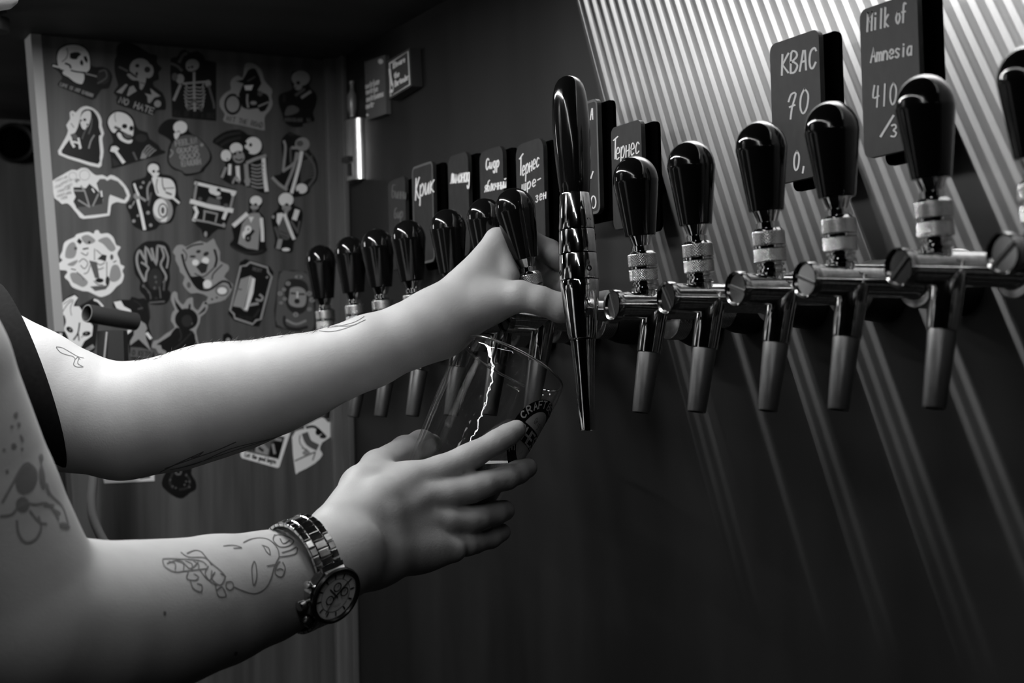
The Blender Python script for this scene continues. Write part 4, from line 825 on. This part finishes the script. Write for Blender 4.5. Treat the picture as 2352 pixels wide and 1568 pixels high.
# right arm (the near one) holding the glass
G = .018
FR = Field((-.02, .80, 1.00), (.60, 1.22, 1.54), .0020)
FR.chain(PC([(-420, 380, .86, 225), (-180, 850, .89, 200), (-66, 1150, .91, 197), (55, 1425, .925, 200), (200, 1435, .96, 182), (400, 1402, 1.01, 143), (600, 1350, 1.06, 128), (720, 1306, 1.086, 108), (790, 1270, 1.104, 92)]), .004)
FR.chain(PC([(150, 1440, .955, 178), (330, 1424, .995, 150), (480, 1385, 1.03, 138)]), .02)
H = lambda l: [(at(x, y, d + G), r) for x, y, d, r in l]
WR = 1.092
for l in ([(778, 1225, WR, .021), (870, 1150, 1.128, .0165), (952, 1098, 1.165, .0124)], [(782, 1248, WR, .021), (880, 1190, 1.122, .0150), (975, 1142, 1.160, .0128)],
          [(786, 1272, WR, .021), (880, 1228, 1.120, .0150), (982, 1194, 1.156, .0122)], [(790, 1290, WR, .020), (880, 1268, 1.118, .0152), (978, 1246, 1.150, .0116)]):
    FR.chain(H(l), .006)
FR.chain(H([(770, 1280, WR - .01, .026), (850, 1282, 1.115, .0185), (960, 1266, 1.148, .0125), (1042, 1262, 1.160, .0098)]), .016)
FR.chain(H([(850, 1180, 1.140, .018), (930, 1190, 1.165, .014)]), .012)
FR.chain(H([(772, 1215, WR, .0180), (830, 1120, 1.145, .0152), (868, 1074, 1.190, .0135), (930, 1034, 1.232, .0112), (968, 1020, 1.258, .0112), (992, 1020, 1.276, .0088)]), .005)
FR.chain(H([(845, 1130, 1.150, .018), (922, 1098, 1.172, .0125)]), .010)
FR.chain(H([(952, 1098, 1.165, .0124), (1010, 1080, 1.172, .0112), (1072, 1052, 1.176, .0102), (1092, 1042, 1.178, .0098), (1142, 1014, 1.183, .0092), (1165, 1000, 1.187, .0088), (1186, 986, 1.192, .0078)]), .003)
FR.chain(H([(975, 1142, 1.160, .0128), (1030, 1134, 1.166, .0112), (1088, 1120, 1.172, .0106), (1112, 1112, 1.175, .0100), (1163, 1096, 1.190, .0097), (1190, 1084, 1.202, .0092), (1211, 1074, 1.212, .0082)]), .003)
FR.chain(H([(982, 1194, 1.156, .0122), (1025, 1196, 1.162, .0106), (1078, 1193, 1.172, .0100), (1100, 1188, 1.177, .0095), (1138, 1178, 1.192, .0092), (1158, 1172, 1.203, .0086)]), .003)
FR.chain(H([(978, 1246, 1.150, .0116), (1025, 1252, 1.160, .0094), (1072, 1250, 1.172, .0088), (1090, 1246, 1.180, .0083), (1128, 1235, 1.196, .0080), (1152, 1222, 1.208, .0074)]), .003)
VR, QR = FR.mesh(); del FR

# trunk, neck and head (outside the picture, kept simple)
SL, SR = at(-480, 690, 1.22), at(-420, 380, .86)
mid = (SL + SR) / 2; cx, cyb = float(mid[0]) - .03, float(mid[1])
FT = Field((-.30, .82, .86), (.36, 1.46, 1.82), .005)
FT.cone((cx, cyb - .10, 1.36), (cx, cyb + .10, 1.36), .105, .105, .03, ((1, 0, 0), .85)); FT.cone((cx, cyb - .07, .95), (cx, cyb - .07, 1.3), .095, .10, .04); FT.cone((cx, cyb + .07, .95), (cx, cyb + .07, 1.3), .095, .10, .04)
FT.cone(SL, (cx, cyb + .08, 1.40), .052, .07, .03); FT.cone(SR, (cx, cyb - .08, 1.41), .052, .07, .03)
hx = cx + .055; hz = 1.625
FT.cone((cx, cyb, 1.42), (hx - .02, cyb, 1.56), .062, .054, .02)
FT.cone((hx - .02, cyb, hz + .012), (hx + .022, cyb, hz + .020), .084, .078, .02, ((0, 1, 0), .86)); FT.cone((hx + .040, cyb, hz - .005), (hx + .060, cyb, hz - .082), .062, .034, .025, ((0, 1, 0), .88))
FT.cone((hx - .01, cyb, hz - .03), (hx + .045, cyb, hz - .075), .060, .045, .03, ((0, 1, 0), .9))
FT.cone((hx + .098, cyb, hz + .006), (hx + .108, cyb, hz - .026), .007, .0105, .012); FT.cone((hx + .084, cyb - .032, hz + .022), (hx + .084, cyb + .032, hz + .022), .012, .012, .015)
FT.cone((hx + .088, cyb - .014, hz - .050), (hx + .088, cyb + .014, hz - .050), .0085, .0085, .012); FT.cone((hx + .084, cyb - .012, hz - .061), (hx + .084, cyb + .012, hz - .061), .0085, .0085, .012)
for sg in (-1, 1): FT.cone((hx - .012, cyb + sg * .072, hz - .02), (hx - .018, cyb + sg * .080, hz + .022), .011, .014, .006, ((0, 1, 0), .5))
VT, QT = FT.mesh(); del FT
base = np.array((cx, cyb, 0.0))
person = empty('person', tuple(base)); tag(person, 'person in a black t-shirt with tattooed arms gripping a tap and a glass', 'person')
VV = np.concatenate([VL, VR, VT]) - base; FF = np.concatenate([QL, QR + len(VL), QT + len(VL) + len(VR)])
me = bpy.data.meshes.new('body'); me.from_pydata(VV.tolist(), [], FF.tolist())
me.polygons.foreach_set('use_smooth', [True] * len(me.polygons)); me.update()
bm = bmesh.new(); bm.from_mesh(me)
for _ in range(2): bmesh.ops.smooth_vert(bm, verts=bm.verts[:], factor=.5, use_axis_x=True, use_axis_y=True, use_axis_z=True)
bm.to_mesh(me); bm.free()
body = link('body', me, SKIN, person)
bvh = BVHTree.FromPolygons([tuple(v.co + Vector(base)) for v in me.vertices], [tuple(p.vertices) for p in me.polygons])

def off(v): return np.array(v, float) - base
for sg in (-1, 1):
    m = MB(); m.lathe([(.0001, -.011), (.006, -.0092), (.0098, -.005), (.011, 0), (.0098, .005), (.006, .0092), (.0001, .011)], o=off((hx + .079, cyb + sg * .030, hz + .002)), ax=(1, 0, 0), n=20)
    m.build('eye', mat('eye_white', .6, .2), person, 1.0)
FH = Field((-.30, .95, 1.5), (.30, 1.32, 1.85), .006)
FH.cone((hx - .03, cyb, hz + .03), (hx + .02, cyb, hz + .045), .088, .078, .02, ((0, 1, 0), .9)); FH.cone((hx - .06, cyb, hz), (hx - .05, cyb, hz - .06), .055, .05, .03)
v, q = FH.mesh(); del FH
me = bpy.data.meshes.new('hair'); me.from_pydata((v - base).tolist(), [], q.tolist()); me.polygons.foreach_set('use_smooth', [True] * len(q)); link('hair', me, HAIR, person)

# shirt: torso loft plus two short sleeves
sh = MB(); n = 40
def ring(c, e1, e2, n=40): return [np.array(c) + np.array(e1) * math.cos(2 * PI * k / n) + np.array(e2) * math.sin(2 * PI * k / n) for k in range(n)]
def loft(mb, rings, cap=(True, True)):
    n = len(rings[0]); vs = [off(p) for r in rings for p in r]; fs = []
    for i in range(len(rings) - 1):
        for k in range(n): fs.append((i * n + k, i * n + (k + 1) % n, (i + 1) * n + (k + 1) % n, (i + 1) * n + k))
    if cap[0]: fs.append(tuple(range(n - 1, -1, -1)))
    if cap[1]: fs.append(tuple((len(rings) - 1) * n + k for k in range(n)))
    mb.add(vs, fs)
loft(sh, [ring((cx, cyb, z), (a, 0, 0), (0, b, 0)) for z, a, b in ((.84, .118, .185), (.95, .115, .182), (1.1, .112, .178), (1.25, .120, .192), (1.34, .122, .205), (1.40, .108, .200), (1.44, .085, .165), (1.465, .072, .110), (1.472, .068, .085))], (True, True))
def pv(x, y, d, dx, dy, dd): return at(x + dx, y + dy, d + dd) - at(x, y, d)
hem = (68, 862, 1.250); e1 = pv(*hem, -68, -212, 0); e2 = pv(*hem, 50, 36, -.060)
r0 = ring(at(*hem), e1, e2)
r0i = ring(at(*hem), e1 * .965, e2 * .965); rin = ring(at(45, 854, 1.249), e1 * .95, e2 * .95)
q1 = (-60, 858, 1.240); q2 = (-260, 770, 1.232); q3 = (-470, 690, 1.222)
loft(sh, [rin, r0i, r0, ring(at(61, 859, 1.2495), e1 * 1.01, e2 * 1.01), ring(at(*q1), pv(*q1, -40, -178, 0), pv(*q1, 45, 0, -.060)), ring(at(*q2), pv(*q2, -40, -196, 0), pv(*q2, 40, 0, -.064)), ring(at(*q3), pv(*q3, -30, -205, 0), pv(*q3, 30, 0, -.066)), ring(np.array((cx, cyb + .135, 1.40)), (.062, 0, .03), (0, -.035, .055)), ring(np.array((cx, cyb + .06, 1.42)), (.060, 0, .02), (0, -.03, .045))], (False, True))
h2 = SR + (at(-190, 850, .89) - SR) * .30; dv = nrm(at(-190, 850, .89) - SR); w1 = nrm(np.cross(dv, (0, 1, 0))); w2 = np.cross(dv, w1)
loft(sh, [ring(h2, w1 * .060, w2 * .060), ring(h2, w1 * .064, w2 * .064), ring(SR, w1 * .066, w2 * .066), ring(SR - dv * .035 + np.array((0, .015, 0)), w1 * .066, w2 * .066), ring(np.array((cx, cyb - .135, 1.415)), (.062, 0, .03), (0, .035, .055)), ring(np.array((cx, cyb - .06, 1.42)), (.060, 0, .02), (0, .03, .045))], (False, True))
sho = sh.build('shirt', SHIRT, person, .9)
tr_ = MB()
for sg in (-1, 1):
    loft(tr_, [ring((cx + dx, cyb + sg * .088, z), (r, 0, 0), (0, r * .95, 0), 28) for z, r, dx in ((.06, .058, -.01), (.30, .062, -.01), (.52, .070, .0), (.75, .088, .0), (.90, .100, 0))])
loft(tr_, [ring((cx, cyb, z), (.118 * s, 0, 0), (0, .183 * s, 0), 40) for z, s in ((.78, .95), (.86, 1.0), (.98, .98))])
tr_.build('trousers', TROUS, person, .9)
for sg in (-1, 1):
    m = MB(); loft(m, [ring((cx + .035, cyb + sg * .088, z), (a, 0, 0), (0, b, 0), 28) for z, a, b in ((.0, .135, .046), (.02, .138, .048), (.05, .120, .046), (.085, .075, .042), (.10, .055, .04))]); m.build('shoe', SHOE, person, .7)

# tattoos: ink lines lying on the skin
class Ink:
    def __init__(s): s.v = []; s.f = []
    def line(s, pts, w, sm=4, lift=.0003):
        p = spline(pts, False, sm) if len(pts) > 2 and sm > 1 else [np.array(q, float) for q in pts]
        prev = None
        for i, q in enumerate(p):
            r = ray(q[0], q[1]); h, nn, _, dist = bvh.ray_cast(Vector(CAM), Vector(r))
            if h is None: prev = None; continue
            t = p[min(i + 1, len(p) - 1)] - p[max(i - 1, 0)]; ln = math.hypot(*t)
            if ln < 1e-6: continue
            rt = nrm(ray(q[0] - t[1] / ln, q[1] + t[0] / ln) - r); nn = np.array(nn); side = rt - nn * (rt @ nn); side = nrm(side)
            dep = dist / np.linalg.norm(r); hw = w * dep / FPX / 2
            c = np.array(h) + nn * lift - base
            b = len(s.v); s.v += [tuple(c + side * hw), tuple(c - side * hw)]
            if prev is not None: s.f.append((prev, prev + 1, b + 1, b))
            prev = b
    def blob(s, x, y, rx, ry, rot=0, n=10):
        ca, sa = math.cos(rot), math.sin(rot)
        m = max(2, int(ry / 1.5))
        for j in range(m):
            v = -1 + 2 * (j + .5) / m; u = math.sqrt(1 - v * v)
            a = (x - u * rx * ca - v * ry * sa, y - u * rx * sa + v * ry * ca); b = (x + u * rx * ca - v * ry * sa, y + u * rx * sa + v * ry * ca)
            s.line([(a[0] + (b[0] - a[0]) * i / 6, a[1] + (b[1] - a[1]) * i / 6) for i in range(7)], 2 * ry / m * .85, 1)
    def build(s, name, m):
        me = bpy.data.meshes.new(name); me.from_pydata(s.v, [], s.f); o = link(name, me, m, person); o['kind'] = 'stuff'; return o
def zz_(s, ox, oy, sc): return [(ox + float(a.split(',')[0]) / sc, oy + float(a.split(',')[1]) / sc) for a in s.split()]
ik = Ink()
f5 = lambda s, w=3.2: ik.line(zz_(s, 0, 1080, 2.6133), w)
for q in ('1210,490 1260,550 1320,600 1355,640', '1085,490 1130,520 1230,525 1270,570', '975,535 1010,530 1190,540 1240,570', '975,540 990,580 1050,610 1110,605 1240,590', '1120,500 1170,480 1210,490', '1010,545 1050,560 1050,600', '1060,545 1100,560 1100,600', '1110,545 1150,560 1150,600', '1160,545 1190,565 1190,600', '1000,560 1080,540 1140,590 1190,550',
          '1200,600 1230,640 1280,680 1300,690', '1250,575 1230,620 1260,660 1270,600', '1290,610 1270,650 1320,690 1350,640 1320,620', '1360,670 1390,670 1400,700 1380,720 1355,700 1360,670', '1405,700 1460,725 1530,740 1590,710 1625,650 1645,580 1675,520',
          '1675,520 1665,470 1620,420 1560,405 1500,415 1460,435', '1675,520 1720,515 1775,500 1785,465', '1690,495 1740,480 1780,460', '1600,575 1650,565', '1570,450 1610,465 1620,505 1600,490 1580,455', '1340,455 1400,450 1450,465 1400,468',
          '1525,545 1510,590 1520,690 1540,640 1535,570 1525,545', '1680,545 1660,570 1650,620 1690,640 1710,590 1695,550', '1660,600 1680,590 1700,600', '1650,385 1640,420 1680,460 1740,450 1760,420 1700,390 1650,390', '1680,410 1700,440 1740,420', '1130,610 1120,650 1170,660 1190,640 1160,620', '1140,660 1160,710 1205,730 1210,690 1180,680', '1290,690 1310,755 1355,755 1340,710', '1300,720 1330,700 1350,730'): f5(q)
ik_soft = Ink()
ik.blob(378, 1408, 3.5, 4.5); ik.blob(541, 1500, 4, 5, .4)
f4 = lambda s, w=3: ik.line(zz_(s, 0, 600, 2.239), w)
for q in ('288,440 320,445 365,470 400,490 430,497', '288,442 310,468 345,482', '345,482 375,490 385,505 378,530 395,543 428,543', '385,505 400,492', '405,500 400,525 428,543', '400,492 412,505'): f4(q, 1.8)
for q in ('0,1310 60,1300 100,1250 130,1240 180,1250 240,1245 280,1290 300,1330', '85,1330 95,1400 130,1445 180,1430 210,1370 195,1310', '200,1000 215,1060 230,1140 250,1200', '10,1240 60,1150 110,1060 150,1040 190,1090', '240,1140 260,1200 320,1260 350,1350', '150,1280 200,1340 240,1350'): ik_soft.line(zz_(q, 0, 600, 2.239), 6)
for x, y, rx, ry, ro in ((135, 1120, 55, 80, .3), (115, 1250, 35, 40, 0), (210, 1010, 12, 20, 0), (215, 1110, 16, 60, -.1), (330, 1360, 30, 16, .3), (290, 1290, 24, 12, .5), (250, 1255, 30, 10, .1), (80, 790, 12, 16, .4), (95, 840, 10, 12, 0), (70, 950, 14, 16, 0), (110, 910, 8, 20, -.4), (20, 970, 8, 8, 0), (35, 1080, 9, 10, 0), (60, 850, 9, 8, 0), (112, 965, 7, 8, 0)):
    ik_soft.blob(x / 2.239, 600 + y / 2.239, rx / 2.239, ry / 2.239, ro)
f7 = lambda s, w=2: ik.line(zz_(s, 200, 700, 3.36), w)
for q in ('1790,200 1860,208 1950,195 2050,160 2150,115', '1850,175 1940,165 2060,135 2140,90', '1880,160 2000,165 2080,150'): f7(q)
for q in ('560,1290 700,1220 900,1130', '600,1260 800,1190 1000,1120 1150,1055', '640,1270 850,1220 1100,1110 1400,1035 1600,970', '700,1260 900,1200 1200,1100 1500,1010', '800,1180 860,1160 895,1130'): f7(q, 4)
ik.build('tattoo', INK); ik_soft.build('tattoo', INK2)
# fine hairs along the far forearm
hm = MB(); rng = random.Random(11)
for i in range(110):
    x = rng.uniform(300, 760); yt = 700
    while yt < 900 and bvh.ray_cast(Vector(CAM), Vector(ray(x, yt)))[0] is None: yt += 1.5
    yt += abs(rng.gauss(0, 2)) + .5
    h, nn, _, dist = bvh.ray_cast(Vector(CAM), Vector(ray(x, yt)))
    if h is None: continue
    nn = np.array(nn); ax_ = nrm(at(x + 60, yt - 22, 1.25) - at(x, yt, 1.25)); d_ = nrm(ax_ + nn * rng.uniform(.2, .7) + np.array([rng.gauss(0, .25) for _ in range(3)])); L_ = rng.uniform(.003, .007)
    p0 = np.array(h) - base; sd = np.cross(d_, nn); sd = nrm(sd) * .00004; b = len(hm.v)
    hm.v += [tuple(p0 - sd), tuple(p0 + sd), tuple(p0 + d_ * L_ * .6 + sd * .7), tuple(p0 + d_ * L_ - nn * L_ * .12)]; hm.f += [[b, b + 1, b + 2], [b, b + 2, b + 3]]; hm.mi += [0, 0]
hh_ = hm.build('arm_hair', HAIRF, person); hh_['kind'] = 'stuff'

# ---------------------------------------------------------------- wrist watch
WC = at(766, 1364, 1.045); WN = cdir((.70, .30, -.65)); a0 = at(720, 1306, 1.086) - at(600, 1350, 1.06)
WA = nrm(a0 - WN * (a0 @ WN)); WT = np.cross(WN, WA)
if WT[2] < 0: WT = -WT
watch = empty('wrist_watch', tuple(WC)); tag(watch, 'silver chronograph watch with a link bracelet worn on the near wrist', 'watch')
def W3(x, y, h): return WA * x + WT * y + WN * h
m = MB(); oc = [(.0205 * math.cos(PI / 8 + PI / 4 * k) * 1.05, .0205 * math.sin(PI / 8 + PI / 4 * k) * 1.05) for k in range(8)]
vs = [W3(x * s, y * s, h) for s, h in ((.88, -.0075), (1.0, -.006), (1.0, .0005), (.95, .002)) for x, y in oc]
m.add(vs, [(i * 8 + k, i * 8 + (k + 1) % 8, (i + 1) * 8 + (k + 1) % 8, (i + 1) * 8 + k) for i in range(3) for k in range(8)] + [tuple(range(7, -1, -1)), tuple(24 + k for k in range(8))])
m.build('case', CHROME2, watch)
m = MB().lathe([(.0172, .0015), (.0200, .0018), (.0204, .0030), (.0196, .0042), (.0176, .0044), (.0170, .0034), (.0172, .0018)], ax=WN, n=64, cap=False); m.build('bezel', WDARK, watch, .5)
MB().lathe([(.0001, .0016), (.0172, .0016), (.0172, .0020), (.0001, .0021)], ax=WN, n=48, cap=False).build('dial', WFACE, watch, .5); dial = [o for o in watch.children if o.name.startswith('dial')][0]
p = Print(lambda x, y, t: WC + W3(x, y, .0022 + t), .00005, .00002)
p.E('W', 0, 0, .0118, n=40); p.S('D', .0003, [(.0120 * math.cos(k * PI / 18), .0120 * math.sin(k * PI / 18)) for k in range(36)], True, 1)
for k in range(12):
    c_, s_ = math.cos(k * PI / 6), math.sin(k * PI / 6); p.S('D', .0011, [(c_ * .0128, s_ * .0128), (c_ * .0152, s_ * .0152)])
for k in range(60):
    c_, s_ = math.cos(k * PI / 30), math.sin(k * PI / 30); p.S('M', .00025, [(c_ * .0157, s_ * .0157), (c_ * .0166, s_ * .0166)])
for x, y in ((.0005, .0068), (-.0060, -.0008), (.0062, .0012)):
    p.S('K', .0009, [(x + .0030 * math.cos(k * PI / 12), y + .0030 * math.sin(k * PI / 12)) for k in range(24)], True, 1); p.S('D', .0004, [(x, y), (x + .0014, y + .0016)])
p.S('M', .0003, [(-.003, -.0065), (.003, -.0065)]); p.S('M', .0003, [(-.002, -.0075), (.002, -.0075)])
dp = p.build('dial_print'); dp.parent = dial; dp.matrix_parent_inverse = Matrix.Translation(-Vector(watch.location))
m = MB()
for ang, L, w in ((2.2, .0085, .0011), (.6, .0125, .0009), (4.0, .0140, .0003)):
    c_, s_ = math.cos(ang), math.sin(ang); vs = [W3(c_ * l - s_ * o, s_ * l + c_ * o, h) for h in (.0027, .0031) for l, o in ((-.002, -w / 2), (L, -w / 3), (L, w / 3), (-.002, w / 2))]
    m.add(vs, [(0, 3, 2, 1), (4, 5, 6, 7), (0, 1, 5, 4), (1, 2, 6, 5), (2, 3, 7, 6), (3, 0, 4, 7)])
m.build('hands', GUNM, dial)
for nm, ang, prof in (('crown', PI, [(.0022, .0195), (.0022, .0225), (.0034, .0228), (.0036, .0262), (.0030, .0272), (.0002, .0274)]), ('push_button', PI - .60, [(.0016, .0195), (.0016, .0222), (.0026, .0225), (.0026, .0246), (.0002, .0250)]), ('push_button', PI + .60, [(.0016, .0195), (.0020, .0222), (.0036, .0226), (.0044, .0250), (.0040, .0272), (.0002, .0280)])):
    MB().lathe(prof, o=WN * -.0028, ax=WA * math.cos(ang) + WT * math.sin(ang), n=24).build(nm, WDARK if ang > 3.5 else CHROME2, watch, .5)
m = MB(); ang = PI + .60; c0 = WA * math.cos(ang) + WT * math.sin(ang)
BC = -WN * .034; BA, BB = .0325, .0395
def bpt(f): return BC + WN * BA * math.cos(f) + WT * BB * math.sin(f)
lk = bevel_mesh(MB().box((-.0045, -.0027, -.0014), (.0045, .0027, .0014)).mesh('centre_link'), .0006); lk.materials.append(CHROME2)
lo_ = bevel_mesh(MB().box((-.0027, -.0027, -.0013), (.0027, .0027, .0013)).mesh('outer_link'), .0006); lo_.materials.append(CHROME2)
f = .52; fs = []
while f < 2 * PI - .52: fs.append(f); f += .0029 / np.linalg.norm((bpt(f + .01) - bpt(f)) / .01)
for i, f in enumerate(fs):
    tg = nrm(bpt(f + .01) - bpt(f - .01)); nn = nrm(np.cross(WA, tg));
    if nn @ (bpt(f) - BC) < 0: nn = -nn
    Rm = Matrix(((WA[0], tg[0], nn[0]), (WA[1], tg[1], nn[1]), (WA[2], tg[2], nn[2]))).to_4x4()
    taper = 1.0
    for nm, me_, x in ([('centre_link', lk, 0)] if i % 2 else [('outer_link', lo_, -.0075), ('outer_link', lo_, .0075)]):
        o = bpy.data.objects.new(nm, me_); COL.objects.link(o); o.parent = watch
        o.matrix_local = Matrix.Translation(Vector(bpt(f) + WA * x)) @ Rm
for sg in (1, -1):
    m = MB(); vs = []
    for x in (-.0088, .0088):
        for q in (WT * sg * .0165 + WN * .0015, WT * sg * .0225 - WN * .0015, bpt(sg * .50) + WN * .001, bpt(sg * .50) - WN * .003, WT * sg * .0165 - WN * .006): vs.append(q + WA * x)
    m.add(vs, [(0, 1, 2, 3, 4), (9, 8, 7, 6, 5)] + [(k, k + 5, (k + 1) % 5 + 5, (k + 1) % 5) for k in range(5)]); m.build('lug', CHROME2, watch)

# ---------------------------------------------------------------- beer glass
RIM = at(1176, 836, 1.268); GU = cdir((.447, -.894, .29)); vw = nrm(RIM - CAM)
EC = nrm(-vw + GU * (vw @ GU)); ER = np.cross(GU, EC)
if (np.array(cdir((1, 0, 0))) @ ER) < 0: ER = -ER
GL = .142
def gr(v):  # outer radius at v metres along the axis, 0 at the rim
    return float(np.interp(v, [-.142, -.139, -.12, -.08, -.04, -.015, -.004, 0], [.0335, .0360, .0382, .0416, .0448, .0462, .0460, .0456]))
glass = empty('beer_glass', tuple(RIM - GU * GL)); tag(glass, 'tilted clear pint glass with a black and white crest, held under the tap', 'glass')
vv = [-.142, -.1405, -.139, -.13, -.12, -.10, -.08, -.06, -.04, -.02, -.012, -.006, -.001]
pr = [(.0002, GL - .139), (.030, GL - .1395), (.0325, GL - .142)] + [(gr(v), GL + v) for v in vv[1:]] + [(gr(0) - .0006, GL), (gr(0) - .0017, GL), (gr(-.001) - .0023, GL - .001)] + [(gr(v) - .0023, GL + v) for v in (-.006, -.02, -.04, -.06, -.08, -.10, -.12)] + [(.034, GL - .126), (.030, GL - .129), (.0002, GL - .130)]
vessel = MB().lathe(pr, ax=GU, n=80, cap=False).build('vessel', GLASS, glass, .9)
m = MB(); nt = 80
for k in range(nt):
    w = 2 * PI * k / nt; dr_ = EC * math.cos(w) + ER * math.sin(w)
    for j in range(8): m.v.append(tuple(dr_ * (gr(0) - .0012 + .0011 * math.cos(PI / 4 * j)) + GU * (GL + .0002 + .0011 * math.sin(PI / 4 * j))))
for k in range(nt):
    for j in range(8): m.f.append([k * 8 + j, k * 8 + (j + 1) % 8, (k + 1) % nt * 8 + (j + 1) % 8, (k + 1) % nt * 8 + j]); m.mi.append(0)
m.build('rim', RIMG, glass, 3.0)
# crest printed on the glass
TH0, lr = math.radians(65), .0445
def gp(x, y, t): 
    th = TH0 + x / lr; r = gr(y) + .0001 + t
    return RIM + GU * y + (EC * math.cos(th) + ER * math.sin(th)) * r
class Fine(Print):
    def _tri(s, pts, c):
        tr = tessellate_polygon([[Vector((x, y, 0)) for x, y in pts]]); st = [[np.array(pts[i], float) for i in t] for t in tr]; m = s._m(c)
        while st:
            t = st.pop(); L = [np.linalg.norm(t[(i + 1) % 3] - t[i]) for i in range(3)]; j = int(np.argmax(L))
            if L[j] > .0035:
                a, b, d = t[j], t[(j + 1) % 3], t[(j + 2) % 3]; q = (a + b) / 2; st += [[a, q, d], [q, b, d]]
            else:
                b0 = len(s.v); s.v += [tuple(s.fn(x, y, s.l)) for x, y in t]; s.f.append([b0, b0 + 1, b0 + 2]); s.mi.append(m)
        s.l += s.step
p = Fine(gp, .00004, .00003); cy0 = -.0515
ell = lambda rx, ry, a0=0, a1=2 * PI, n=36: [(rx * math.cos(a0 + (a1 - a0) * i / n), cy0 + ry * math.sin(a0 + (a1 - a0) * i / n)) for i in range(n + (a1 - a0 < 6))]
p.P('K', ell(.0285, .0320)); p.P('W', ell(.0190, .0218))
p.P('K', [(-.0284, -.0600), (.0284, -.0600), (.0282, -.0463), (-.0282, -.0463)])
p.S('W', .0006, [(-.0215, -.0474), (.0215, -.0474)]); p.S('W', .0006, [(-.0250, -.0603), (.0250, -.0603)])
for ch, dg in zip('CRAFTBEVE', (161, 147, 132.5, 120.5, 109, 92, 80, 68, 56)):
    w = math.radians(dg); c_, s_ = math.cos(w), math.sin(w); u = nrm((s_ * .0238, -c_ * .0268)); up = np.array((-u[1], u[0])); o = np.array((.0222 * c_, cy0 + .0250 * s_)) - u * .0019
    p.T('W', ch, o[0], o[1], o[0] + u[0] * .0052, o[1] + u[1] * .0052, .0056, .0012, up)
p.T('K', 'Original', -.0100, -.0425, .0110, -.0425, .0050, .00035, (0, 1), gap=.2)
p.T('W', 'CHEST', -.0222, -.0590, .0205, -.0590, .0102, .0019, (0, 1), gap=.22)
for ch, dg in zip('PE', (207, 221)):
    w = math.radians(dg); c_, s_ = math.cos(w), math.sin(w); u = nrm((-s_ * .0238, c_ * .0268)); up = np.array((-u[1], u[0])); o = np.array((.0265 * c_, cy0 + .0298 * s_)) - u * .0019
    p.T('W', ch, o[0], o[1], o[0] + u[0] * .0052, o[1] + u[1] * .0052, .0054, .0012, up)
cp = p.build('crest_print'); cp.parent = vessel; cp.matrix_parent_inverse = Matrix.Translation(-Vector(glass.location))
rng = random.Random(3); m = MB()
for i in range(300):
    v = -.004 - .095 * rng.random() ** 1.3; th = rng.uniform(-1.5, 1.5); r = gr(v); o = RIM + GU * v + (EC * math.cos(th) + ER * math.sin(th)) * r - (RIM - GU * GL); nn = EC * math.cos(th) + ER * math.sin(th)
    s = rng.choice((.0004, .0005, .0006, .0010)); s2 = s * rng.uniform(1, 2.2)
    tg = np.cross(nn, GU); b = len(m.v); k8 = 8
    for rr, hh in ((1, 0), (.75, .35), (.3, .55)):
        for k in range(k8): m.v.append(tuple(o + (GU * s2 * math.sin(k * PI / 4) + tg * s * math.cos(k * PI / 4)) * rr + nn * s * hh))
    for j in range(2):
        for k in range(k8): m.f.append([b + j * k8 + k, b + j * k8 + (k + 1) % k8, b + (j + 1) * k8 + (k + 1) % k8, b + (j + 1) * k8 + k])
    m.f.append([b + 16 + k for k in range(k8)]); m.mi += [0] * 17
dr = m.build('water_drops', DROP, glass, 1.5); dr['kind'] = 'stuff'
# a little beer and foam in the tilted bottom
zl = float(at(1110, 1080, 1.25)[2])
def liquid(name, z0, z1, m, parent=None):
    mb = MB().lathe([(.0002, GL - .1295), (.0295, GL - .1285), (.0335, GL - .1255)] + [(gr(v) - .0027, GL + v) for v in (-.12, -.10, -.08, -.06, -.04)] + [(.0002, GL - .04)], o=RIM - GU * GL, ax=GU, n=64, cap=False)
    bm = bmesh.new(); bm.from_mesh(mb.mesh(name)); bmesh.ops.remove_doubles(bm, verts=bm.verts[:], dist=1e-5)
    for z, inner in ((z1, True), (z0, False)):
        if z is None: continue
        g = bm.verts[:] + bm.edges[:] + bm.faces[:]
        r = bmesh.ops.bisect_plane(bm, geom=g, plane_co=(0, 0, z), plane_no=(0, 0, 1), clear_outer=inner, clear_inner=not inner)
        ed = [e for e in r['geom_cut'] if isinstance(e, bmesh.types.BMEdge)]
        if ed: bmesh.ops.contextual_create(bm, geom=ed)
    bmesh.ops.recalc_face_normals(bm, faces=bm.faces[:])
    me = bpy.data.meshes.new(name); bm.to_mesh(me); bm.free(); me.polygons.foreach_set('use_smooth', [True] * len(me.polygons)); me.set_sharp_from_angle(angle=.6)
    return link(name, me, m)
br = recenter(liquid('beer', None, zl - .0262, BEER)); tag(br, 'small pour of pale beer in the bottom of the tilted glass', 'beer')
fo = liquid('foam', zl - .026, zl + .0065, FOAM); fo.parent = br; fo.matrix_parent_inverse = Matrix.Translation(-br.location)
